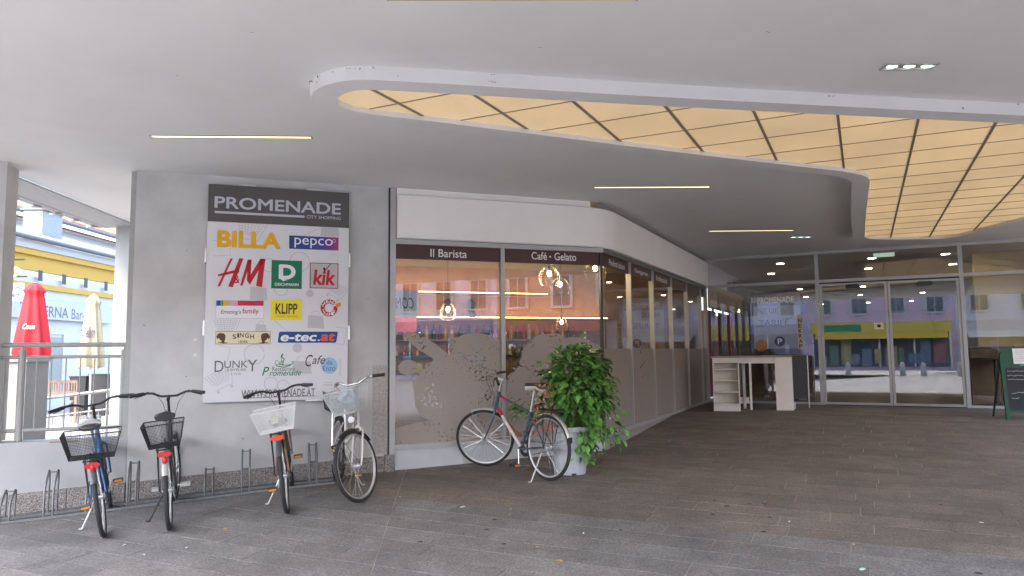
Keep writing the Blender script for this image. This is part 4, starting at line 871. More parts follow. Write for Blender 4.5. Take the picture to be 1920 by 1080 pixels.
def bicycle(label, rear, front, lean, steer, o):
    rear, front = V(rear), V(front); X = (front-rear); wb = X.length; X.normalize(); Y = V((0, 0, 1)).cross(X).normalized(); Z = X.cross(Y)
    M = Matrix(((X.x, Y.x, Z.x, rear.x), (X.y, Y.y, Z.y, rear.y), (X.z, Y.z, Z.z, rear.z), (0, 0, 0, 1))) @ Matrix.Rotation(-lean, 4, 'X')
    T = thing('bicycle', label, 'bicycle', None, 'parked bicycles', matrix=M)
    r = o.get('r', .345); fm_ = o['frame']; metal = o.get('metal', M_alu); ty = .0185
    hub = V((0, 0, r)); fh = V((wb, 0, r)); BB = V((.43, 0, .285)); ST = V((.285, 0, .70)); sh = o.get('saddle_z', .93)
    HB = V((wb-.165, 0, .70)); HTt = V((wb-.225, 0, .88)); ax = (HTt-HB).normalized()
    R = rotm(ax, steer, HB)
    # wheels
    def wheel(c, X4, name='wheel'):
        g = MB().ring(c, [(r-ty+ty*math.cos(k*math.pi/5), ty*1.05*math.sin(k*math.pi/5)) for k in range(10)], 56)
        if X4: g.xf(X4)
        wo = g.build('wheel', M_rubber, T, smooth=60)
        q = MB().ring(c, [(r-.034, -.011), (r-.030, -.012), (r-.030, .012), (r-.034, .011), (r-.050, .006), (r-.050, -.006)], 56)
        if X4: q.xf(X4)
        q.build('rim', o.get('rim', M_alu), wo, smooth=40)
        h_ = MB().lathe(c+V((0, -.05, 0)), [(.008, 0), (.012, .008), (.028, .018), (.028, .024), (.016, .03), (.016, .07), (.028, .076), (.028, .082), (.012, .092), (.008, .1)], 14, (0, 1, 0))
        if X4: h_.xf(X4)
        h_.build('hub', M_alu, wo, smooth=40)
        s_ = MB()
        for k in range(32):
            a = 2*math.pi*k/32; b = a+(.55 if k % 4 < 2 else -.55); y = .026 if k % 2 else -.026
            s_.tube([c+V((math.cos(b)*.026, y, math.sin(b)*.026)), c+V((math.cos(a)*(r-.049), 0, math.sin(a)*(r-.049)))], 0.00125, 3, caps=False)
        if X4: s_.xf(X4)
        s_.build('spokes', M_chrome, wo)
    wheel(hub, None); wheel(fh, R)
    # frame
    f = MB(); f.tube([BB, ST], .0155, 10)
    if o.get('step'):
        f.tube([HB+ax*.03, HB.lerp(BB, .5)+V((-.02, 0, -.03)), BB], .02, 10); f.tube([HTt-ax*.03, V((wb*.56, 0, .56)), V((.375, 0, .46))], .0155, 10)
    else:
        f.tube([HB+ax*.025, BB], .0185, 10); f.tube([HTt-ax*.03, ST-V((0, 0, .02))], .015, 10)
    for s_ in (-1, 1):
        f.tube([BB+V((-.02, s_*.035, 0)), hub+V((.02, s_*.06, 0)), hub+V((0, s_*.062, 0))], .0095, 8); f.tube([ST+V((-.005, s_*.02, -.03)), hub+V((.06, s_*.052, .10)), hub+V((0, s_*.062, 0))], .008, 8)
    f.tube([HB-ax*.012, HTt+ax*.012], .0205, 12); f.lathe(BB-V((0, .036, 0)), [(.022, 0), (.022, .072)], 14, (0, 1, 0)); fo = f.build('frame', fm_, T, smooth=50)
    if o.get('accent'):
        am = o['accent']; d = BB-HB; MB().tube([HB+ax*.025+d*.10, HB+ax*.02+d*.24], .0205, 10).build('accent_band', M_red, fo, smooth=50); MB().tube([HB+ax*.02+d*.25, HB+d*.96], .0195, 10).build('accent_tube', am, fo, smooth=50)
        d = ST-HTt; MB().tube([HTt-ax*.03+d*.12, HTt-ax*.028+d*.3], .0165, 10).build('accent_band', M_red, fo, smooth=50)
    fk = MB()
    for s_ in (-1, 1): fk.tube([HB+V((0, s_*.02, -.012)), HB+V((.012, s_*.056, -.045)), HB.lerp(fh, .65)+V((-.012, s_*.058, 0)), fh+V((0, s_*.058, 0))], .0125, 8, r1=.0085)
    fk.tube([HB+V((.008, -.056, -.035)), HB+V((.008, .056, -.035))], .014, 8); fk.xf(R).build('fork', o.get('fork', fm_), T, smooth=50)
    # mudguards
    def guard(c, a0, a1, X4, m_, rr=r+.016, wdt=.026):
        g = MB(); n_ = 22; P = []
        for k in range(n_+1):
            a = a0+(a1-a0)*k/n_; d = V((math.cos(a), 0, math.sin(a)))
            P.append([c+d*(rr-.012)+V((0, -wdt, 0)), c+d*rr+V((0, -wdt*.7, 0)), c+d*(rr+.005), c+d*rr+V((0, wdt*.7, 0)), c+d*(rr-.012)+V((0, wdt, 0))])
        vs_ = [p for q in P for p in q]; g.add(vs_, [(k*5+i, k*5+i+1, k*5+i+6, k*5+i+5) for k in range(n_) for i in range(4)])
        for s_ in (-1, 1): g.tube([c+V((0, s_*.055, 0)), c+V((math.cos(a1 if c is hub else a0), 0, math.sin(a1 if c is hub else a0)))*rr*.98+V((0, s_*wdt, 0))], .0022, 4)
        if X4: g.xf(X4)
        return g.build('mudguard', m_, T, smooth=50)
    if o.get('guard'):
        mg = guard(hub, math.radians(35), math.radians(o.get('guard_end', 178)), None, o['guard'])
        if o.get('flap'):
            a = math.radians(o.get('guard_end', 178)); c = hub+V((math.cos(a), 0, math.sin(a)))*(r+.016); MB().box(c+V((-.006, -.026, -.06)), (.012, 0, 0), (0, .052, 0), (0, 0, .06)).build('mud_flap', M_black, mg)
        if o.get('rear_lamp'):
            a = math.radians(o.get('lamp_at', 150)); c = hub+V((math.cos(a), 0, math.sin(a)))*(r+.03); MB().ball(c, .022, .022, .036, 12, 8).build('rear_lamp', M_red, mg, smooth=60)
        guard(fh, math.radians(o.get('fg0', 40)), math.radians(o.get('fg1', 165)), R, o['guard'])
    # handlebar
    bz = o.get('bar_z', 1.06); sw_ = o.get('sweep', .10); hw = o.get('bar_w', .62)/2
    st_ = HTt+ax*.02; stem_top = st_+ax*(bz-st_.z-.02)/ax.z; cl_ = stem_top+V((o.get('reach', .05), 0, .02))
    sm = MB(); sm.tube([st_-ax*.03, stem_top], .0125, 10); sm.tube([stem_top+V((-.012, 0, -.01)), cl_], .0165, 10); sm.xf(R).build('stem', o.get('bar_mat', M_black), T, smooth=50)
    rise = o.get('rise', .035)
    half = lambda s_: [cl_, cl_+V((.005, s_*.07, 0)), cl_+V((.0, s_*.15, rise)), cl_+V((-.03, s_*.21, rise+.005)), cl_+V((-sw_, s_*hw, rise-.01))]
    b_ = MB(); L_ = half(1); R_ = half(-1); b_.tube(list(reversed(R_))+L_[1:], .0112, 10); bo_ = b_.xf(R).build('handlebar', o.get('bar_mat', M_black), T, smooth=50)
    for s_, P in ((1, L_), (-1, R_)):
        a, e = P[-2], P[-1]; d = (e-a).normalized(); MB().tube([e-d*.125, e-d*.12, e+d*.004], .0165, 10).xf(R).build('grip', o.get('grip', M_black), bo_, smooth=50)
        lv_ = MB(); lv_.tube([e-d*.15+V((.012, 0, -.004)), e-d*.13+V((.045, 0, -.018)), e-d*.03+V((.05, 0, -.03))], .0052, 6); lv_.tube([e-d*.165+V((-.012, 0, 0)), e-d*.165+V((.025, 0, -.006))], .013, 8); lv_.xf(R).build('brake_lever', o.get('lever', M_black), bo_, smooth=50)
        cb_ = MB(); c0 = e-d*.15+V((.04, 0, -.01)); cb_.tube([c0, c0+V((.09, -s_*.05, .0)), cl_+V((.10, s_*.07, -.08)), HTt+V((.06, s_*.02, -.05)), HB+V((.03, s_*.01, .02))], .0026, 5); cb_.xf(R).build('cable', M_black, bo_, smooth=50)
    if o.get('bell'): MB().ball((R @ (cl_+V((-.02, .17, rise+.035)))), .028, .028, .02, 12, 8).build('bell', o['bell'], bo_, smooth=60)
    # saddle
    ss_ = V((ST.x-.05, 0, sh)); sp_ = MB().tube([ST, ss_-V((0, 0, .05))], .0135, 10).build('seat_post', M_alu, T, smooth=50)
    sa = MB(); secs = [(-.135, .085, .0), (-.10, .088, .012), (-.03, .066, .008), (.05, .036, .002), (.12, .022, .0), (.145, .014, -.006)]
    rg = []
    for x, hw_, dz in secs: rg.append([ss_+V((x, hw_*math.cos(k*math.pi/6), dz+(.030 if k <= 6 else .035)*math.sin(k*math.pi/6)*(1 if k <= 6 else 1.0))) for k in range(12)])
    sa.add([p for q in rg for p in q], [(i*12+k, i*12+(k+1) % 12, (i+1)*12+(k+1) % 12, (i+1)*12+k) for i in range(len(rg)-1) for k in range(12)]+[tuple(range(11, -1, -1)), tuple((len(rg)-1)*12+k for k in range(12))])
    so_ = sa.build('saddle', o.get('saddle', M_black), T, smooth=60)
    if o.get('saddle_base'): 
        sb_ = MB(); sb_.add([V((p.x, p.y*1.03, p.z-.022)) for q in rg for p in q], sa.f); sb_.build('saddle_base', o['saddle_base'], so_, smooth=60)
    # drive
    dm = o.get('drive', M_black); ch = MB().ring(BB+V((0, -.045, 0)), [(.088, -.003), (.092, -.003), (.092, .003), (.088, .003), (.05, .002), (.05, -.002)], 36); ch.tube([hub+V((0, -.045, .035)), BB+V((0, -.045, .088))], .004, 4); ch.tube([hub+V((0, -.045, -.035)), BB+V((0, -.045, -.088))], .004, 4); ch.build('chainwheel', dm, T, smooth=40)
    if o.get('chain_case'): MB().prism([BB+V((x, -.058, z)) for x, z in ((.10, -.02), (.08, .08), (0, .105), (-.40, .115), (-.44, .07), (-.42, .0), (-.1, -.09), (.04, -.1))], (0, .018, 0)).build('chain_case', M_black, T)
    MB().lathe(hub+V((0, -.058, 0)), [(.036, 0), (.042, .008), (.03, .022)], 16, (0, 1, 0)).build('sprockets', M_steel, T)
    ca = o.get('crank', .6)
    for s_, a in ((-1, ca), (1, ca+math.pi)):
        e = BB+V((math.cos(a)*.17, s_*.075, math.sin(a)*.17)); MB().tube([BB+V((0, s_*.05, 0)), e], .0105, 8, r1=.008).build('crank_arm', M_alu, T, smooth=50)
        p = e+V((0, s_*.055, 0)); po = MB().cbox(p, .085, .085, .026).build('pedal', o.get('pedal', M_black), T)
        if o.get('pedal_ref', True):
            for x in (-.0445, .0445): MB().cbox(p+V((x, 0, .002)), .004, .07, .018).build('reflector', M_orange, po)
    ks = MB(); a = BB+V((-.05 if not o.get('stand_rear') else -.36, .03, .0)); kb = a+V((-.02, .16, -(a.z-.012)));
    lz = kb.y*math.tan(lean); kb.z += 0
    inv = M.inverted(); gw = M @ kb; gw.z = gz(gw.x, gw.y)+.008; ks.tube([a, a+V((-.01, .03, -.04)), inv @ gw], .0085, 8); ks.tube([inv @ gw, (inv @ gw)+V((.02, .025, 0))], .009, 6); ks.build('kickstand', o.get('stand', M_alu), T, smooth=50)
    # rear carrier, baskets
    cz = o.get('rack_z', .755)
    if o.get('rack', True):
        rk_ = MB(); rm = o.get('rack_mat', M_black)
        for s_ in (-1, 1):
            rk_.tube([V((.20, s_*.03, cz)), V((.12, s_*.062, cz)), V((-.22, s_*.062, cz)), V((-.235, 0, cz))], .0055, 6); rk_.tube([V((-.12, s_*.062, cz)), hub+V((-.01, s_*.07, .01))], .005, 6); rk_.tube([V((.02, s_*.062, cz)), hub+V((.0, s_*.07, .01))], .005, 6)
        for x in (.1, 0, -.1, -.2): rk_.tube([V((x, -.062, cz)), V((x, .062, cz))], .0045, 6)
        rk_.tube([V((.19, 0, cz)), ST+V((-.02, 0, -.03))], .006, 6); ro_ = rk_.build('carrier', rm, T, smooth=50)
        if o.get('reflector'): 
            pm = MB(); zz_ = cz-.035; w_ = .06
            pm.prism([V((-.245, w_*math.cos(k*.5236)*(1 if abs(math.cos(k*.5236)) > .2 else 1), zz_+.024*math.sin(k*.5236))) for k in range(12)], (.012, 0, 0)); pm.build('reflector', o['reflector'], ro_)
    if o.get('basket'):
        q = o['basket']; wm, rm2 = wire_basket(*q['dim'], q['sp'], q['wr'], q['rimr']); X4 = Matrix.Translation((q.get('x', -.02), 0, cz+.012)) @ Matrix.Rotation(q.get('tilt', 0), 4, 'X') @ Matrix.Rotation(q.get('pitch', 0), 4, 'Y')
        bo2 = rm2.xf(X4).build('basket', q['rim'], T, smooth=50); wm.xf(X4).build('basket_wires', q['mat'], bo2)
        if q.get('badge'): MB().lathe(X4 @ V((-q['dim'][1]/2-.012, 0, q['dim'][4]*.55)), [(.035, 0), (.035, .003)], 18, (-1, 0, .25)).build('badge', pbr('badge_cream', (.5, .5, .4), .5), bo2)
    if o.get('front_basket'):
        q = o['front_basket']; wm, rm2 = wire_basket(*q['dim'], q['sp'], q['wr'], q['rimr']); X4 = R @ Matrix.Translation((wb-.10, 0, .865)) @ Matrix.Rotation(.06, 4, 'Y')
        bo2 = rm2.xf(X4).build('front_basket', q['rim'], T, smooth=50); wm.xf(X4).build('basket_wires', q['mat'], bo2)
    if o.get('headlamp'):
        c = HB+V((.075, 0, .09)); hl = MB().lathe(c, [(.012, -.05), (.034, -.03), (.042, 0), (.042, .008), (.036, .016)], 18, (1, 0, .05)); hl.xf(R); ho = hl.build('headlamp', M_chrome, T, smooth=40)
        MB().lathe(c+V((.0162, 0, .0)), [(.035, 0), (.03, .006), (.012, .009)], 18, (1, 0, .05)).xf(R).build('lens', pbr('lamp_lens', (.8, .8, .82), .12), ho, smooth=60)
    return T
def A(x, y): return at_ground(x, y)
M_blueframe = pbr('blue_enamel', (.012, .14, .42), .3, var=.1, coat=.4); M_blackframe = pbr('black_enamel', (.025, .025, .027), .3, coat=.4); M_silver = pbr('silver_enamel', (.50, .50, .50), .32, .4)
M_rust = pbr('bronze_enamel', (.32, .19, .12), .4, .3, var=.3, scale=20); M_whitef = pbr('ivory_enamel', (.68, .66, .60), .35, var=.08, coat=.3); M_slate = pbr('slate_enamel', (.07, .10, .13), .3, .2, coat=.4)
M_pink = pbr('pale_accent', (.66, .56, .54), .35, var=.12, scale=60); M_greysaddle = pbr('grey_vinyl', (.42, .42, .41), .5); M_bwire = pbr('black_wire', (.02, .02, .021), .5); M_wwire = pbr('white_wire', (.72, .73, .70), .45); M_swire = pbr('steel_wire', (.62, .63, .63), .4, .3); M_cream_s = pbr('cream_vinyl', (.66, .62, .55), .5)
M_dgrey = pbr('dark_grey_guard', (.10, .105, .11), .4, .3)
def along(p, q, l):       # point at distance l from p towards q, on the ground
    d = (V(q)-V(p)); d.z = 0; d.normalize(); e = V(p)+d*l; e.z = gz(e.x, e.y); return e
DIRB = -N1*-1
r1 = A(196, 1006); b1 = bicycle('blue bicycle with black mesh rear basket, parked below the railing', r1, along(r1, A(205, 955), 1.06), .155, .10,
    dict(frame=M_blueframe, saddle=M_greysaddle, saddle_base=M_black, guard=M_dgrey, guard_end=150, rear_lamp=True, lamp_at=128, reflector=M_red, bar_z=1.06, bar_w=.70, sweep=.10, bell=M_whitef, crank=.35, saddle_z=.965, rack_z=.70,
         basket=dict(dim=(.33, .24, .44, .33, .21), sp=.013, wr=.0010, rimr=.005, mat=M_bwire, rim=M_bwire, tilt=.10, x=-.06)))
r2_ = A(319, 993); b2 = bicycle('black bicycle with black mesh rear basket, beside the blue one', r2_, along(r2_, A(329, 938), 1.06), .075, -.10,
    dict(frame=M_blackframe, saddle=M_black, guard=M_silver, guard_end=148, rear_lamp=True, lamp_at=126, reflector=M_red, bar_z=1.09, bar_w=.66, sweep=.09, crank=2.9, pedal=M_alu, pedal_ref=False, saddle_z=.975, stand=M_black, rack_z=.74,
         basket=dict(dim=(.24, .22, .33, .30, .20), sp=.012, wr=.0012, rimr=.006, mat=M_bwire, rim=M_bwire, tilt=-.04, x=-.05)))
r3_ = A(539, 961); b3 = bicycle('bronze bicycle with white wire rear basket under the directory sign', r3_, along(r3_, A(545, 915), 1.05), .125, .12,
    dict(frame=M_rust, saddle=M_black, guard=M_dgrey, guard_end=140, reflector=pbr('orange_red_plastic', (.6, .07, .02), .3), bar_z=1.05, bar_w=.66, sweep=.16, crank=.75, saddle_z=.83, rack_z=.775, rise=.03,
         basket=dict(dim=(.29, .22, .39, .30, .20), sp=.011, wr=.0014, rimr=.005, mat=M_wwire, rim=M_wwire, tilt=-.06, x=-.06, badge=True)))
f4 = A(672, 941); b4 = bicycle('ivory step-through bicycle with wire baskets front and rear, facing out', along(f4, A(633, 903), 1.04), f4, .03, -.85,
    dict(frame=M_whitef, step=True, saddle=M_black, guard=M_black, fork=M_whitef, bar_mat=M_chrome, bar_z=1.12, bar_w=.60, sweep=.12, crank=1.2, chain_case=True, lever=M_chrome, headlamp=True, saddle_z=.90, rack_mat=M_chrome, fg0=60, fg1=150, guard_end=185,
         basket=dict(dim=(.26, .32, .32, .40, .19), sp=.028, wr=.0016, rimr=.0045, mat=M_bwire, rim=M_bwire, x=-.06),
         front_basket=dict(dim=(.25, .20, .36, .28, .23), sp=.012, wr=.0014, rimr=.005, mat=M_swire, rim=M_swire)))
r5_ = A(1027, 901); b5 = bicycle('slate blue trekking bicycle with red and white down tube beside the planter', r5_, along(r5_, A(909, 875), 1.08), -.02, .80,
    dict(frame=M_slate, fork=M_slate, accent=M_pink, saddle=M_black, saddle_base=M_cream_s, guard=M_alu, guard_end=158, flap=True, bar_mat=M_alu, bar_z=1.05, bar_w=.56, sweep=.05, rise=.01, crank=1.35, saddle_z=.985, rack_z=.74, stand=M_alu, stand_rear=True, fg0=70, fg1=115))
# a bag in the ivory bicycle's front basket
mb4 = b4.matrix_world; 
fw_ = (V(f4)-V(along(f4, A(633, 903), 1.04))).normalized()
Rm = mb4 @ rotm((V((1.04-.225, 0, .88))-V((1.04-.165, 0, .70))).normalized(), -.85, V((1.04-.165, 0, .70))) @ Matrix.Translation((1.04-.10, 0, .875))
bagm = MB(); rgb_ = random.Random(4); bagm.ball((0, .02, .095), .085, .115, .085, 28, 18); bagm.v = [q+V((noise.noise(q*22)*.045, noise.noise(q*22+V((5, 1, 2)))*.045, noise.noise(q*24+V((1, 7, 3)))*.045)) for q in bagm.v]
bagm.xf(Rm); tag(bagm.build('plastic_bag', pbr('pale_blue_plastic', (.42, .55, .62), .35, var=.2, scale=18), org=Rm @ V((0, 0, .01)), smooth=60), 'crumpled pale blue plastic bag lying in the wire front basket', 'bag')
# ================================================================ BIKE RACKS
def hoop(t, tall, wid=.075):
    h = .435 if tall else .285
    P = []
    g = lambda n: gz(W(t, n, 0).x, W(t, n, 0).y)
    T_ = []
    for dt in (-wid/2, wid/2):
        base = g(-.40)
        pts = [W(t+dt, -.40, base+.02), W(t+dt, -.40, base+h*.58), W(t+dt, -.34, base+h*.80), W(t+dt, -.265, base+h*.97), W(t+dt, -.245, base+h), W(t+dt, -.222, base+h*.97), W(t+dt, -.215, base+h*.80), W(t+dt, -.235, base+h*.55), W(t+dt, -.235, g(-.235)+.02)]
        T_.append(pts)
    return T_
for (ts, lab) in ((((-3.72, 0), (-3.37, 1), (-3.02, 0), (-2.665, 1), (-2.31, 0)), 'galvanised floor bike rack below the railing and blue bicycle'), (((-1.965, 0), (-1.61, 1), (-1.26, 0), (-.93, 1)), 'galvanised floor bike rack below the directory sign')):
    tm = (ts[0][0]+ts[-1][0])/2; T = thing('bike_rack', lab, 'bike rack', W(tm, -.3, gz(W(tm, -.3, 0).x, W(tm, -.3, 0).y)), 'bike racks along the wall')
    for n_ in (-.40, -.235):
        a, b = W(ts[0][0]-.25, n_, 0), W(ts[-1][0]+.22, n_, 0); m_ = MB(); k = 10; top = []
        for i in range(k):
            p, q = a.lerp(b, i/k), a.lerp(b, (i+1)/k); P4 = []
            for z_ in (.004, .028):
                for e in (p-N1*.016, q-N1*.016, q+N1*.016, p+N1*.016): P4.append(V((e.x, e.y, gz(e.x, e.y)+z_)))
            m_.hexa(P4)
        m_.build('rail', M_steel, T)
    for t, tall in ts:
        pr_ = hoop(t, tall)
        for pts in pr_: MB().tube(pts, .0095, 8).build('hoop', M_steel, T, smooth=60)
        for i in (1, 3, 7): MB().tube([pr_[0][i], pr_[1][i]], .006, 6).build('brace', M_steel, T, smooth=60)
# ================================================================ PLANTER
pc = A(1072, 893); pc = V((pc.x, pc.y+.17, gz(pc.x, pc.y+.17)))
pl = thing('planter', 'tall grey plastic pot with bushy green plant beside the trekking bicycle', 'planter', pc)
M_pot = pbr('grey_pot', (.47, .49, .51), .45, var=.05, scale=5, fine=.03)
MB().lathe(pc, [(.165, 0), (.172, .004), (.205, .46), (.215, .462), (.222, .47), (.222, .515), (.214, .52), (.20, .515), (.195, .44)], 40, cap=False).build('pot', M_pot, pl, smooth=40)
MB().lathe(pc+V((0, 0, .455)), [(.19, 0), (.17, .02), (.05, .03)], 24).build('soil', pbr('soil', (.04, .03, .02), .95, var=.4, scale=40), pl)
MB().box(pc+V((.0, -.176, .003)), (.05, 0, 0), (0, .012, 0), (0, 0, .02)).build('drain_slot', M_black, pl)
M_leaf = pbr('leaf_green', (.12, .30, .055), .45, var=.25, scale=9, rand=.45, spec=.4); M_stem = pbr('stem_green', (.10, .14, .05), .6)
def leafmat():
    m = M_leaf; b = m.node_tree.nodes['Principled BSDF']; b.inputs['Subsurface Weight'].default_value = 0.0; b.inputs['Transmission Weight'].default_value = 0
leafmat()
def leaf_shape(L_, w_, fold, bend):
    vs = []; secs = [(0, .02), (.18, .62), (.42, 1.0), (.70, .68), (1, .0)]
    for u, k in secs:
        x = u*L_; z = -bend*u*u*L_; vs += [V((x, -w_*k/2, z+fold*w_*k)), V((x, 0, z)), V((x, w_*k/2, z+fold*w_*k))]
    fs = []
    for i in range(len(secs)-1): a = i*3; fs += [(a, a+3, a+4, a+1), (a+1, a+4, a+5, a+2)]
    return vs, fs
leaf_me = []
for (L_, w_, fo, be) in ((.10, .062, .14, .35), (.088, .057, .10, .5), (.07, .042, .18, .2)):
    vs_, fs_ = leaf_shape(L_, w_, fo, be); me = bpy.data.meshes.new('leaf'); me.from_pydata([tuple(q) for q in vs_], [], fs_); me.shade_smooth(); me.materials.append(M_leaf); leaf_me.append((me, vs_, fs_))
rl_ = random.Random(21); stems = MB(); leaves = []
def crown_pt():
    # upright bush with a lobe drooping to the right/front and a low one to the left
    k = rl_.random()
    if k < .70: c, R3 = pc+V((.10, -.02, .96)), V((.36, .34, .44))
    elif k < .90: c, R3 = pc+V((.30, -.12, .56)), V((.27, .24, .36))
    elif k < .95: c, R3 = pc+V((-.34, .08, .72)), V((.26, .18, .13))
    else: c, R3 = pc+V((.02, -.05, 1.22)), V((.18, .15, .19))
    while True:
        d = V((rl_.uniform(-1, 1), rl_.uniform(-1, 1), rl_.uniform(-1, 1)))
        if .25 < d.length < 1: break
    d = d.normalized()*(rl_.uniform(.35, 1)**.5)*(1+.22*noise.noise(d*2.3+V((3, 1, 4))))
    return c+V((d.x*R3.x, d.y*R3.y, d.z*R3.z)), d
for i in range(250):
    p, d = crown_pt(); b = pc+V((rl_.uniform(-.1, .1), rl_.uniform(-.1, .1), .46)); m_ = b.lerp(p, .55)+V((0, 0, .12)); stems.tube([b, m_, p], .003, 4, r1=.0015)
    for k in range(10):
        q = p+V((rl_.gauss(0, .045), rl_.gauss(0, .045), rl_.gauss(0, .045))); out = (q-(pc+V((0, 0, .85)))); out.z *= .4
        if out.length < 1e-3: out = V((1, 0, 0))
        out.normalize(); dirv = (out+V((rl_.uniform(-.7, .7), rl_.uniform(-.7, .7), rl_.uniform(-.75, .25)))).normalized()
        upv = (V((0, 0, 1))+out*.5+V((rl_.uniform(-.5, .5), rl_.uniform(-.5, .5), 0))); Yv = upv.cross(dirv).normalized(); Zv = dirv.cross(Yv); s_ = rl_.uniform(.65, 1.15)
        leaves.append((q, dirv, Yv, Zv, s_, rl_.randrange(3)))
stems.build('stems', M_stem, pl)
leaves.sort(key=lambda a: -(a[4]*3/(max(.1, a[0].y-5.6))+(a[0]-(pc+V((0, .1, .9)))).length*.8))
fol = MB()
for i, (q, dx, dy, dz_, s_, k) in enumerate(leaves):
    me, vs_, fs_ = leaf_me[k]; Mx = Matrix(((dx.x*s_, dy.x*s_, dz_.x*s_, q.x), (dx.y*s_, dy.y*s_, dz_.y*s_, q.y), (dx.z*s_, dy.z*s_, dz_.z*s_, q.z), (0, 0, 0, 1)))
    if i < 295:
        o = bpy.data.objects.new('leaf', me); COL.objects.link(o); o.parent = pl; Mx.translation -= pc; o.matrix_local = Mx
    else: fol.add([Mx @ v_ for v_ in vs_], fs_)
tag(fol.build('foliage', M_leaf, pl, smooth=80), kind='stuff')
M_flower = pbr('salmon_petal', (.62, .16, .10), .5, var=.3, scale=30); M_dry = pbr('dry_petal', (.38, .20, .12), .7, var=.3, scale=30)
flw = MB(); dry = MB()
for k in range(90):
    kk = rl_.random(); base = pc+V((-.30+rl_.uniform(-.10, .12), -.30+rl_.uniform(-.05, .06), .60+rl_.uniform(-.12, .42)))
    d = V((rl_.uniform(-1, 1), rl_.uniform(-1, .2), rl_.uniform(-1, 1))).normalized(); s2 = d.orthogonal().normalized()*.016
    (flw if base.z < pc.z+.72 else dry).add([base, base+d*.02+s2, base+d*.045, base+d*.02-s2], [(0, 1, 2, 3)])
flw.build('blossoms', M_flower, pl); dry.build('dry_blossoms', M_dry, pl)
M_bl = pbr('pale_blue_petal', (.55, .55, .72), .5); pb = MB()
for k in range(26):
    p, d = crown_pt(); p = p+d*.03; a = d.orthogonal().normalized()*.014; b = d.cross(a).normalized()*.014; pb.add([p-a, p-b, p+a, p+b], [(0, 1, 2, 3)])
pb.build('small_flowers', M_bl, pl)
# ================================================================ WHITE COUNTER by the glass
M_cw = pbr('white_laminate', (.80, .775, .72), .5, var=.04, scale=4); M_cin = pbr('laminate_inner', (.76, .73, .67), .6, var=.04)
ct = thing('shelf_counter', 'white counter made of a small shelf and a leg panel beside the glass', 'counter', (4.3, 13.4, ZF))
def K_(a, b, z): return V((3.70, 13.42, 0)) + V((.965, -.262, 0))*a + V((.262, .965, 0))*b + V((0, 0, z))
za, zbt = ZF+.001, ZF+1.005
MB().fbox(K_, .0, .022, 0, .26, za, zbt-.03).build('side_panel', M_cw, ct); MB().fbox(K_, .448, .47, 0, .26, za, zbt-.03).build('side_panel', M_cw, ct); MB().fbox(K_, .022, .448, .245, .26, za, zbt-.03).build('back_panel', M_cin, ct)
MB().fbox(K_, .022, .448, .0, .02, za, ZF+.12).build('kick_board', M_cw, ct); MB().fbox(K_, .022, .448, .0, .02, zbt-.12, zbt-.03).build('apron', M_cw, ct)
for k in range(4): MB().fbox(K_, .022, .448, .006, .245, ZF+.125+k*.21, ZF+.143+k*.21).build('shelf', M_cw, ct)
# counter top, L-shaped run to the leg panel
def K2(a, b, z): return K_(a, b+.26, z)
MB().fbox(K_, -.03, .50, -.02, .30, zbt-.029, zbt).build('counter_top', pbr('grey_laminate', (.30, .28, .25), .45), ct)
MB().fbox(K_, .47, 1.42, .30, .95, zbt-.029, zbt).build('counter_top', MATS['grey_laminate'], ct)
MB().fbox(K_, .47, 1.12, .36, .39, zbt-.14, zbt-.03).build('apron', M_cw, ct)
MB().fbox(K_, .66, .70, .36, .40, za, zbt-.14).build('leg', M_cw, ct); MB().fbox(K_, .55, .60, .60, .66, za, zbt-.14).build('leg', M_cw, ct); MB().fbox(K_, .47, .66, .62, .65, ZF+.1, ZF+.22).build('stretcher', M_cw, ct)
MB().fbox(K_, 1.12, 1.42, .34, .37, za, zbt-.03).build('leg_panel', M_cw, ct); MB().fbox(K_, 1.39, 1.42, .372, .9, za, zbt-.03).build('leg_panel', M_cw, ct)
MB().fbox(K_, 1.421, 1.46, .40, .55, ZF+.02, ZF+.14).build('socket_box', M_white, ct)
st_ = thing('poster_easel', 'dark frame stand half hidden behind the white counter', 'stand', K_(1.6, 1.0, ZF)); MB().fbox(K_, 1.36, 1.75, 1.02, 1.05, ZF+.18, ZF+.98).build('panel', M_black, st_)
fr2 = MB(); fr2.tube([K_(1.34, 1.03, ZF), K_(1.34, 1.03, ZF+1.0), K_(1.77, 1.03, ZF+1.0), K_(1.77, 1.03, ZF)], .012, 8); fr2.build('frame', M_alu, st_, smooth=40)
# ================================================================ GREEN CHALKBOARD
bd = V((7.665, 11.323, ZF)); ab = thing('chalkboard_stand', 'green framed pavement chalkboard with rounded top and white menu sheet', 'chalkboard', bd)
M_gfr = pbr('green_frame', (.004, .055, .02), .65, var=.1); M_chalk = pbr('chalk_face', (.022, .022, .025), .8, var=.3, scale=6); M_ch = pbr('chalk', (.62, .62, .62), .9, var=.3, scale=50)
def Bq(a, b, z): return bd + V((.985, -.17, 0))*a + V((.17, .985, 0))*b + V((0, 0, z)) 
def lean_(a, b, z): return Bq(a, b+z*.10, z)
for s_ in (0, .62): MB().hexa([lean_(s_, 0, 0), lean_(s_+.055, 0, 0), lean_(s_+.055, .03, 0), lean_(s_, .03, 0), lean_(s_, 0, .92), lean_(s_+.055, 0, .92), lean_(s_+.055, .03, .92), lean_(s_, .03, .92)]).build('stile', M_gfr, ab)
top_ = []
for k in range(13):
    a = math.pi*k/12; top_.append((.3375-.3375*math.cos(a) if True else 0, .92+.20*math.sin(a)**.6))
tp = MB(); tp.prism([lean_(a, 0, z) for a, z in reversed(top_)], lean_(0, .03, .9)-lean_(0, 0, .9)); tp.build('arched_top', M_gfr, ab)
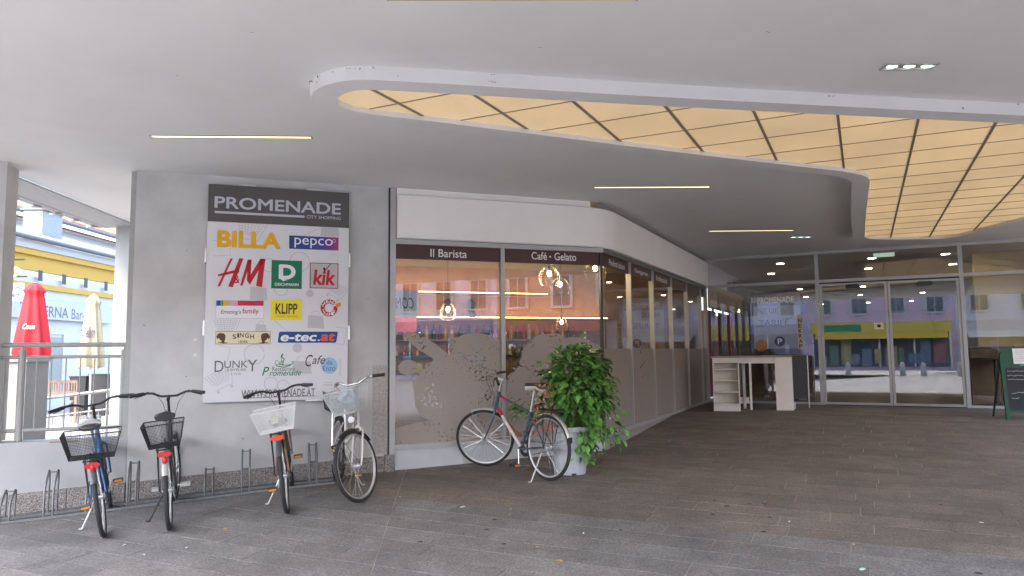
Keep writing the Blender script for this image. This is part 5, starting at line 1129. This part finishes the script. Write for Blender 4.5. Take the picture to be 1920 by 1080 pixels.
MB().hexa([lean_(.055, .004, .14), lean_(.62, .004, .14), lean_(.62, .026, .14), lean_(.055, .026, .14), lean_(.055, .004, .80), lean_(.62, .004, .80), lean_(.62, .026, .80), lean_(.055, .026, .80)]).build('chalk_panel', M_chalk, ab)
for z in (.10, .80): MB().hexa([lean_(.055, 0, z), lean_(.62, 0, z), lean_(.62, .03, z), lean_(.055, .03, z), lean_(.055, 0, z+.04 if z < .5 else .92), lean_(.62, 0, z+.04 if z < .5 else .92), lean_(.62, .03, z+.04 if z < .5 else .92), lean_(.055, .03, z+.04 if z < .5 else .92)]).build('rail', M_gfr, ab)
for s_ in (0, .62): MB().tube([Bq(s_+.03, .13, 1.0), Bq(s_+.03, .50, .012)], .016, 6).build('rear_leg', M_gfr, ab)
sh_ = MB(); sh_.hexa([lean_(.19, -.006, .86), lean_(.47, -.006, .86), lean_(.47, -.003, .86), lean_(.19, -.003, .86), lean_(.19, -.006, 1.10), lean_(.47, -.006, 1.10), lean_(.47, -.003, 1.10), lean_(.19, -.003, 1.10)]); sh_.build('menu_sheet', pbr('paper', (.72, .70, .66), .7), ab)
rs2 = random.Random(31)
for (a0, z0, a1, h_, pap) in ((.28, .845, .40, .02, 2), (.08, .745, .40, .022, 0), (.08, .68, .56, .022, 0), (.08, .62, .40, .02, 0), (.40, .565, .55, .02, 0), (.11, .41, .46, .035, 0), (.11, .33, .22, .022, 0), (.30, .33, .42, .022, 0), (.22, 1.06, .44, .006, 1), (.22, 1.03, .42, .006, 1), (.22, 1.0, .44, .006, 1), (.22, .97, .43, .006, 1), (.22, .94, .44, .006, 1), (.22, .91, .38, .006, 1)):
    x_ = a0; P3 = []; dn = -.0095 if pap == 1 else (-.0025 if pap == 2 else -.0010)
    while x_ < a1:
        P3.append(lean_(x_, dn+.003*0, z0+rs2.uniform(-.5, .5)*h_)); x_ += rs2.uniform(.006, .014)
    MB().tube(P3, .0011 if pap == 1 else .0026, 4).build('chalk_line' if pap != 1 else 'print_line', M_bk if pap == 1 else M_ch, ab)
# ================================================================ LITTER
litter = thing('litter', None, None, (0, 6, 0))
COL.objects.unlink(litter); bpy.data.objects.remove(litter)
M_lf = pbr('dry_leaf', (.50, .26, .08), .8, var=.3, scale=40); M_paper = pbr('paper_scrap', (.70, .70, .68), .8); M_mint = pbr('mint_scrap', (.45, .68, .58), .7); M_gum = pbr('old_gum', (.03, .03, .028), .9)
def scrap(px, py, name, lab, cat, m_, L_, w_, ang, h=.006, group=None):
    p = A(px, py); u = V((math.cos(ang), math.sin(ang), 0)); q = V((-u.y, u.x, 0)); pts = []
    for a, b, z in ((-1, -.3, .0), (-.3, -1, .3), (.6, -.8, .8), (1, .1, .2), (.4, .9, 1), (-.5, .8, .4)):
        e = p+u*a*L_/2+q*b*w_/2; pts.append(V((e.x, e.y, gz(e.x, e.y)+.003+h*z)))
    c = p+V((0, 0, .004+h*.6)); mb = MB(); mb.add(pts+[c], [(i, (i+1) % 6, 6) for i in range(6)]); lo = [V((v_.x, v_.y, v_.z-.002)) for v_ in pts]; mb.add(lo+pts, [(i, (i+1) % 6, 6+(i+1) % 6, 6+i) for i in range(6)])
    tag(mb.build(name, m_, org=p), lab, cat, group)
scrap(868, 951, 'paper_scrap', 'white and red paper scrap on the paving before the cafe window', 'litter', M_paper, .06, .03, .4); scrap(873, 950, 'paper_scrap', 'small red corner of a paper scrap', 'litter', M_red, .025, .015, .9)
scrap(1617, 1068, 'paper_scrap', 'mint green paper scrap on the grey slabs', 'litter', M_mint, .05, .03, .1)
for (x, y) in ((957, 965), (1049, 1052), (1600, 1021), (421, 992), (296, 953), (608, 917), (958, 955), (1010, 1027)): scrap(x, y, 'dry_leaf', 'small orange dry leaf fallen on the paving', 'leaf', M_lf, random.Random(x).uniform(.03, .06), .02, x*.7, .008, 'dry leaves on the paving')
for (x, y) in ((233, 1022), (270, 1040), (750, 932), (1480, 978), (1255, 827), (1345, 852), (350, 1027), (1840, 980), (155, 974), (1094, 1000)): scrap(x, y, 'paper_bit', 'tiny white paper bit on the paving', 'litter', M_paper, .035, .014, x*.3, .002, 'paper bits on the paving')
for (x, y) in ((1340, 939), (1362, 949), (1433, 945), (1443, 970), (1163, 994), (1432, 997), (788, 1016), (945, 1020), (1765, 947), (912, 993), (927, 974), (1336, 965), (1835, 1075), (1405, 945)):
    p = A(x, y); rg_ = random.Random(x); tag(MB().lathe(p+V((0, 0, .0015)), [(rg_.uniform(.016, .028), 0), (.012, .002)], 9).build('gum_spot', M_gum, org=p), 'flat black trodden gum spot on the paving', 'gum spot', 'gum spots on the paving')
# ================================================================ SIDE STREET ON THE LEFT
XB = -20.0; ZS2 = -.72
def Bf(y, n, z): return V((XB-n, y, z))       # n grows into the building; y runs to the right in view
def bp(px, py, n=0.0): p = at_plane(px, py, V((XB-n, 0, 0)), V((0, 1, 0))); return p.y, p.z
M_bwall = pbr('pale_blue_white_wall', (.52, .545, .59), .9, var=.05, scale=1); M_yel = pbr('yellow_cornice', (.46, .29, .055), .8, var=.06); M_rooft = pbr('metal_roof', (.20, .23, .27), .5, .3, var=.2, scale=2); M_tile = pbr('red_tiles', (.42, .16, .08), .8, var=.25, scale=6)
bar = thing('tavern_building', 'low white tavern with yellow cornices and grey metal roof', 'building', (XB-3, 34, ZS2))
y0, y1 = 24.0, 50.0
MB().fbox(Bf, y0, y1, 0, 8, ZS2, 4.9).build('wall', M_bwall, bar)
z_e = bp(210, 487)[1]; zA = bp(115, 491)[1]; zB = bp(115, 507)[1]; zC2 = bp(115, 520)[1]; zD = bp(115, 541)[1]; zE = bp(115, 551)[1]
MB().fbox(Bf, y0, y1, -.30, -.001, zA, zA+.24).build('cornice', M_yel, bar); MB().fbox(Bf, y0, y1, -.16, -.001, zA-.62, zA-.002).build('frieze', M_yel, bar); MB().fbox(Bf, y0, y1, -.14, -.001, zD-.16, zD+.06).build('string_course', M_yel, bar)
MB().fbox(Bf, y0, y1, -.36, -.001, zA+.242, zA+.55).build('eaves_board', pbr('pale_eaves', (.40, .40, .39), .8), bar); MB().tube([(XB+.5, y0, zA+.66), (XB+.5, y1, zA+.66)], .10, 10).build('gutter', pbr('dark_zinc', (.12, .13, .14), .5, .3), bar, smooth=50)
rf = MB(); rf.hexa([(XB+.45, y0, zA+.56), (XB+.45, y1, zA+.56), (XB-4.5, y1, zA+2.1), (XB-4.5, y0, zA+2.1), (XB+.45, y0, zA+.70), (XB+.45, y1, zA+.70), (XB-4.5, y1, zA+2.24), (XB-4.5, y0, zA+2.24)]); ro = rf.build('roof', M_rooft, bar)
for k in range(26): yy = y0+k; MB().box((XB+.45, yy, zA+.702), (-4.95, 0, 1.54), (0, .04, 0), (0, 0, .05)).build('standing_seam', M_rooft, ro)
MB().box((XB-1.9, 33.2, zA+1.2), (-.9, 0, 0), (0, 1.5, 0), (0, 0, 1.45)).build('chimney', pbr('sheet_chimney', (.27, .28, .28), .6, var=.15), bar); MB().box((XB-1.8, 33.1, zA+2.651), (-1.1, 0, 0), (0, 1.7, 0), (0, 0, .1)).build('chimney_cap', MATS['dark_zinc'], bar); MB().tube([(XB-2.2, 33.9, zA+2.7), (XB-2.2, 33.9, zA+3.6)], .14, 10).build('flue', MATS['sheet_chimney'], bar)
for px in (68, 113, 154, 192): 
    y, z = bp(px, 517+(px-68)*.16); MB().fbox(Bf, y-.12, y+.12, -.19, -.161, z-.22, z+.22).build('vent', M_black, bar)
for k in range(7): MB().fbox(Bf, y0, y1, -.004, -.0005, .25+k*.5, .265+k*.5).build('wall_groove', pbr('groove', (.45, .48, .54), .9), bar)
ya, zt_ = bp(92, 632); yb, zb_ = bp(108, 716); wn = MB().fbox(Bf, ya, yb+.2, -.02, -.001, zb_, zt_).build('window', pbr('dull_glass', (.25, .28, .27), .2), bar)
for (a, b, c, d) in ((ya-.16, ya, zb_, zt_+.12), (yb+.2, yb+.36, zb_, zt_+.12), (ya-.22, yb+.42, zt_+.121, zt_+.26)): MB().fbox(Bf, a, b, -.07, -.002, c, d).build('frame', M_white, wn)
# sign board
ya, zt_ = bp(76, 570); yb, zb_ = bp(166, 604); zt_ = bp(100, 565)[1]; zb_ = bp(100, 600)[1]
sb = thing('tavern_sign', 'long pale sign board with dark serif letters on the tavern wall', 'sign', Bf(ya, -.2, zb_)); MB().fbox(Bf, ya-2.2, yb+1.6, -.24, -.145, zb_, zt_).build('board', pbr('board_pale', (.40, .43, .48), .7), sb)
def lt(s, x0, ytop, x1, ybot, off, par, c, **k): a0, z1 = bp(x0, ytop, -.25); a1, z0 = bp(x1, ybot, -.25); return text(s, Bf, a0, z0, a1, z1, -.245-off, c, par, **k)
M_dk = pbr('sign_letter_dark', (.10, .12, .14), .6)
lt('ERNA', 83, 573, 128, 597, .0, sb, M_dk, bold=.01); lt('Bar-Café', 135, 579, 186, 602, .0, sb, M_dk, bold=0); lt('TAV', 38, 566, 78, 590, 0, sb, M_dk, bold=.01)
# hanging signs
def hang(px0, py0, px1, py1, lab, lines, shape):
    Yh = 27.0
    def Hf(a, n, z): return V((XB+.9+a*1.0, Yh+n, z))
    p0 = at_plane(px0, py0, V((0, Yh, 0)), V((1, 0, 0))); p1 = at_plane(px1, py1, V((0, Yh, 0)), V((1, 0, 0)))
    G_ = lambda a, n, z: V((a, Yh+n, z)); T = thing('hanging_sign', lab, 'sign', (p0.x, Yh, p1.z))
    if shape == 'oval':
        c = ((p0.x+p1.x)/2, (p0.z+p1.z)/2); MB().prism([V((c[0]+(p1.x-p0.x)/2*math.cos(k*.2618), Yh, c[1]+(p0.z-p1.z)/2*math.sin(k*.2618))) for k in range(24)], (0, .06, 0)).build('plate', pbr('peach_plate', (.70, .46, .30), .6), T)
    else: MB().fbox(G_, p0.x, p1.x, 0, .08, p1.z, p0.z).build('plate', pbr('pale_plate', (.62, .66, .66), .6), T)
    for i, (s_, f0, f1, c, sh) in enumerate(lines):
        h = (p0.z-p1.z); text(s_, G_, p0.x+(p1.x-p0.x)*.08, p0.z-h*f1, p1.x-(p1.x-p0.x)*.06, p0.z-h*f0, -.01, c, T, bold=.02, shear=sh)
    MB().tube([(XB, Yh+.04, p0.z+.25), (p1.x+.1, Yh+.04, p0.z+.25)], .03, 6).build('arm', M_black, T)
M_bb = pbr('beer_blue', (.03, .06, .25), .6); M_rr = pbr('sign_red', (.5, .1, .05), .6)
hang(8, 531, 42, 564, 'square pale hanging sign with blue beer lettering', [('elburger', .12, .40, M_bb, .2), ('Bier', .48, .80, M_bb, .2)], 'sq'); hang(4, 499, 38, 520, 'oval peach hanging sign with red lettering', [('ERNA', .2, .45, M_rr, 0), ('Café', .52, .78, M_rr, .2)], 'oval')
# white house behind, with tiled roof
wh = thing('white_house', 'tall white house with red tiled roof behind the tavern', 'building', (-36, 50, ZS2))
MB().box((-36, 30, ZS2), (-10, 0, 0), (0, 46, 0), (0, 0, 12.6)).build('wall', pbr('bright_wall', (.50, .53, .57), .9), wh)
for k, z in enumerate((11.0, 11.5)): MB().box((-35.7, 30, z), (-.29, 0, 0), (0, 46, 0), (0, 0, .14)).build('moulding', M_white, wh)
MB().hexa([(-34.8, 29, 11.9), (-34.8, 77, 11.9), (-41, 77, 15.5), (-41, 29, 15.5), (-34.8, 29, 12.2), (-34.8, 77, 12.2), (-41, 77, 15.8), (-41, 29, 15.8)]).build('roof', M_tile, wh); MB().tube([(-34.7, 29, 11.9), (-34.7, 77, 11.9)], .16, 8).build('gutter', MATS['dark_zinc'], wh)
# closed parasols
def parasol(px, ptop, pbot, Yp, lab, m_, dark=None, brand=None, rmax=.36):
    pt = at_plane(px, ptop, V((0, Yp, 0)), V((1, 0, 0))); pb_ = at_plane(px, pbot, V((0, Yp, 0)), V((1, 0, 0))); x = pt.x
    T = thing('parasol', lab, 'parasol', (x, Yp, ZS2), 'closed parasols in the side street'); MB().tube([(x, Yp, ZS2), (x, Yp, pt.z)], .035, 8).build('pole', M_alu, T, smooth=50); MB().lathe((x, Yp, ZS2), [(.4, 0), (.4, .08), (.05, .14)], 16).build('foot', M_steel, T)
    h = pt.z-pb_.z; c = MB(); n_ = 40; prof = [(1.0, .02), (.97, .30), (.88, .62), (.84, .50), (.75, .58), (.5, .74), (.25, .92), (.05, 1.0), (0, .95)]; vs_ = []
    for f_, r_ in prof:
        for k in range(n_): a = 2*math.pi*k/n_; rr = rmax*r_*(1+.20*math.sin(a*8+f_*2)*(1-f_*.6)); vs_.append(V((x+rr*math.cos(a), Yp+rr*math.sin(a), pb_.z+h*f_+(.05*math.sin(a*3) if f_ < .1 else 0))))
    c.add(vs_, [(i*n_+k, i*n_+(k+1) % n_, (i+1)*n_+(k+1) % n_, (i+1)*n_+k) for i in range(len(prof)-1) for k in range(n_)]); c.build('canopy', m_, T, smooth=60)
    if brand:
        def Gp(a, n, z):
            f_ = (z-pb_.z)/h; ps = [(.05, 1.0), (.25, .92), (.5, .74), (.75, .58), (1, .02)]; rr = .6
            for i_ in range(4):
                if ps[i_][0] <= f_ <= ps[i_+1][0]: rr = ps[i_][1]+(ps[i_+1][1]-ps[i_][1])*(f_-ps[i_][0])/(ps[i_+1][0]-ps[i_][0])
            rr = rr*rmax*(1.21-.12*f_); return V((a, Yp-math.sqrt(max(rr*rr-(a-x)**2, 1e-4))-.012+n, z))
        text(brand[0], Gp, x-rmax*.02, pb_.z+h*brand[1], x+rmax*.62, pb_.z+h*brand[2], 0, brand[3], T, bold=.02, shear=.2)
    return T
parasol(66, 529, 668, 24.0, 'closed bright red parasol in front of the tavern', pbr('red_canvas', (.36, .006, .012), .8, var=.1), rmax=.50, brand=('Coca', .36, .43, pbr('canvas_white', (.8, .8, .8), .8)))
parasol(176, 551, 689, 27.0, 'closed cream parasol with dark lettering in front of the tavern', pbr('cream_canvas', (.27, .235, .15), .85, var=.12), rmax=.42, brand=('elbm', .40, .55, pbr('canvas_blue', (.03, .03, .08), .8)))
# terrace: carved bench, black planters, wall lantern
def gp(px, py, z=ZS2): return at_z(px, py, z)
def tz(px, py, Yq): return at_plane(px, py, V((0, Yq, 0)), V((1, 0, 0)))
a, b = tz(80, 740, 25.0), tz(145, 713, 25.0); tb2 = thing('terrace_bench', 'brown carved wooden bench panel on the tavern terrace', 'bench', (a.x, 25, ZS2)); M_carv = pbr('carved_wood', (.22, .13, .09), .7, var=.3, scale=8)
Gt = lambda x_, n, z: V((x_, 25+n, z))
MB().fbox(Gt, a.x, b.x, 0, .06, b.z-.1, b.z).build('top_rail', M_carv, tb2); MB().fbox(Gt, a.x, b.x, 0, .06, a.z, a.z+.1).build('bottom_rail', M_carv, tb2)
for k in range(14): xx = a.x+(b.x-a.x-.04)*k/13; MB().fbox(Gt, xx, xx+.04, .01, .05, a.z+.1, b.z-.1).build('slat', M_carv, tb2)
MB().fbox(Gt, a.x, a.x+.08, 0, .06, ZS2, a.z).build('leg', M_carv, tb2); MB().fbox(Gt, b.x-.08, b.x, 0, .06, ZS2, a.z).build('leg', M_carv, tb2)
for (x0, y0_, x1, y1_, lab) in ((130, 707, 162, 738, 'black planter box beside the carved bench'), (166, 703, 200, 740, 'black planter box under the cream parasol')):
    a, b = tz(x0, y1_, 28.0), tz(x1, y0_, 28.0); T = thing('planter_box', lab, 'planter', (a.x, 28, ZS2)); MB().hexa([(a.x+.05, 28, ZS2), (b.x-.05, 28, ZS2), (b.x-.05, 28.4, ZS2), (a.x+.05, 28.4, ZS2), (a.x, 27.97, b.z), (b.x, 27.97, b.z), (b.x, 28.43, b.z), (a.x, 28.43, b.z)]).build('box', M_black, T); MB().fbox(lambda x_, n, z: V((x_, 28+n, z)), a.x-.02, b.x+.02, -.05, .45, b.z, b.z+.04).build('rim', M_black, T)
ln = thing('wall_lantern', 'small black wall lantern on the tavern', 'lantern', bp(150, 640) and (XB+.4, bp(150, 640)[0], bp(150, 640)[1])); yl, zl = bp(152, 632); MB().tube([(XB, yl, zl+.3), (XB+.4, yl, zl+.35), (XB+.45, yl, zl+.2)], .03, 6).build('arm', M_black, ln); MB().lathe((XB+.45, yl, zl-.35), [(.10, 0), (.17, .4), (.05, .52)], 6).build('lamp', pbr('lantern_glass', (.5, .55, .6), .3), ln)
dk = thing('street_kiosk', 'dark grey cabinet standing beyond the railing', 'cabinet', (-8.4, 12.8, ZS2)); 
MB().box((-9.05, 12.3, ZS2), (.78, 0, 0), (0, .6, 0), (0, 0, 2.22)).build('body', pbr('grey_cabinet', (.16, .155, .15), .6), dk); MB().box((-9.08, 12.27, ZS2+2.221), (.84, 0, 0), (0, .66, 0), (0, 0, .05)).build('lid', M_steel, dk)
# ================================================================ STREET BEHIND THE CAMERA (seen mirrored in the glass)
def Q(a, n, z): return V3*a - U2*(29+n) + V((0, 0, z))          # facade line, n grows away from us
zg = -.12
rows = [(-26, -15, 6.6, (.50, .36, .27), 'orange town house across the street with white window frames', 0), (-15, -4, 6.9, (.50, .46, .60), 'lilac town house across the street beside the orange one', 1), (-4, 6, 6.4, (.62, .44, .52), 'pink town house across the street above the yellow shop', 2),
        (6, 15, 7.2, (.62, .60, .66), 'pale grey town house across the street', 3), (15, 26, 6.6, (.50, .33, .24), 'terracotta town house across the street', 4)]
side = [(-34, -22, 6.8, (.60, .55, .62), 'pale lilac house beyond the open right side of the passage', 1), (-22, -11, 6.4, (.50, .32, .23), 'brick orange house beyond the open right side of the passage', 4), (-11, 3, 7.0, (.66, .62, .58), 'cream house beyond the open right side of the passage', 3), (3, 16, 6.6, (.58, .40, .30), 'ochre house beyond the open right side of the passage', 0)]
def Qr(a, n, z): return E0 + V3*(30+n) + U2*a + V((0, 0, z))
M_pane = pbr('house_window_glass', (.10, .12, .15), .1)
HOUSES = []  # kept low and far back so low sky reaches under the canopy
for Q_, (a, b, h, c, lab, i) in [(Q, r_) for r_ in rows]+[(Qr, r_) for r_ in side]:
    T = thing('town_house', lab, 'building', Q_((a+b)/2, 2, zg)); HOUSES.append(T); MB().fbox(Q_, a+.01, b-.01, 0, 9, zg, h).build('wall', pbr('house_render_%d_%d' % (i, a), c, .9, var=.06, scale=1), T)
    MB().fbox(Q_, a, b, -.3, 9.2, h+.001, h+.35).build('cornice', M_white, T); k = int((b-a)/2.4)
    MB().prism([Q_(a, -.4, h+.36), Q_(b, -.4, h+.36), Q_(b, 4.5, h+3.2), Q_(a, 4.5, h+3.2)], (0, 0, .15)).build('roof', M_tile, T)
    for fl in range(int((h-4)/3.2)+1):
        for j in range(k):
            x0_ = a+(b-a)*(j+.5)/k; z0_ = 4.2+fl*3.2
            if z0_+1.9 > h: continue
            wo = MB().fbox(Q_, x0_-.5, x0_+.5, -.02, -.001, z0_, z0_+1.7).build('window', M_pane, T)
            for (p0_, p1_, d_, q0_, q1_) in ((-.68, -.5, -.08, -.15, 1.9), (.5, .68, -.08, -.15, 1.9), (-.5, .5, -.08, 1.7, 1.9), (-.5, .5, -.12, -.15, 0), (-.03, .03, -.06, 0, 1.7)): MB().fbox(Q_, x0_+p0_, x0_+p1_, d_, -.021 if p0_ == -.03 else -.002, z0_+q0_, z0_+q1_).build('frame', M_white, wo)
    MB().fbox(Q_, a+.4, b-.4, -.02, -.001, zg+.3, 2.7).build('shop_window', M_pane, T); rq = random.Random(int(a*7)+i)
    for j in range(11):
        x0_ = a+.6+(b-a-1.4)*j/11+rq.uniform(0, .2); hh = rq.uniform(.4, 1.9); zb2 = zg+.35+rq.uniform(0, .3); MB().fbox(Q_, x0_, x0_+rq.uniform(.3, .8), -.05-.02*(j % 3), -.022, zb2, min(2.65, zb2+hh)).build('window_display', pbr('display_%d' % rq.randrange(8), [(.5, .47, .45), (.36, .16, .18), (.22, .26, .36), (.45, .38, .2), (.38, .24, .34), (.18, .26, .2), (.6, .6, .62), (.3, .27, .36)][rq.randrange(8)], .6, var=.3, scale=5), T)
    fc_ = ((.30, .12, .06), (.20, .2, .3), (.60, .46, .08), (.45, .45, .48), (.30, .10, .09))[i]; MB().fbox(Q_, a+.3, b-.3, -.18, -.002, 2.71, 3.5).build('shop_fascia', pbr('shop_fascia%d' % i, fc_, .5), T)
    for j in range(5): x0_ = a+.4+(b-a-.8)*j/4; MB().fbox(Q_, x0_-.06, x0_+.06, -.08, -.021, zg, 2.7).build('mullion', M_white if i % 2 else M_alu, T)
    if i in (2, 3): MB().prism([Q_(a+.6, -.18, 2.7), Q_(b-.6, -.18, 2.7), Q_(b-.6, -1.4, 2.25), Q_(a+.6, -1.4, 2.25)], (0, 0, .04)).build('awning', pbr('awning%d' % i, (.62, .40, .05) if i == 2 else (.6, .58, .52), .8), T)
gf = MB().fbox(Q, -3, -.2, -.20, -.181, 2.85, 3.35)
gfo = gf.build('shop_sign', pbr('shop_green', (.02, .25, .10), .5), HOUSES[2])
for k, (a, n) in enumerate(((2.0, -11.0), (3.1, -11.2), (-1.0, -11), (5.0, -11))):
    p = Q(a, n, zg); tag(MB().lathe(p, [(.16, 0), (.17, .02), (.15, .6), (.12, .72), (.06, .80), (.01, .82)], 18).build('stone_bollard', pbr('bollard_stone', (.42, .40, .38), .8), org=p, smooth=40), 'round-topped pale stone bollard in the street outside', 'bollard', 'stone bollards in the street')
# white delivery van parked in the street
vn = thing('delivery_van', 'white delivery van parked across the street', 'van', Q(8, -8, zg)); M_van = pbr('van_white', (.75, .75, .76), .3, coat=.5)
def Qv(a, n, z): return Q(9.5+a, -7.5+n, zg+z)
bodyp = [(0, .45), (0, 2.3), (.15, 2.45), (3.3, 2.45), (4.0, 1.55), (4.9, 1.25), (5.05, .8), (5.05, .45)]
MB().prism([Qv(a, 0, z) for a, z in bodyp], Qv(0, 1.9, 0)-Qv(0, 0, 0)).build('body', M_van, vn)
MB().prism([Qv(a, -.006, z) for a, z in ((2.9, 1.5), (2.9, 2.2), (3.35, 2.2), (3.85, 1.5))], Qv(0, .004, 0)-Qv(0, 0, 0)).build('side_window', M_pane, vn)
for a in (1.0, 4.1):
    for n in (0, 1.9): 
        wv = MB().lathe(Qv(a, n-.02 if n == 0 else n-.16, .34), [(.16, 0), (.33, .01), (.34, .05), (.34, .15), (.33, .18), (.16, .19)], 20, tuple(-U2)).build('wheel', M_rubber, vn, smooth=40)
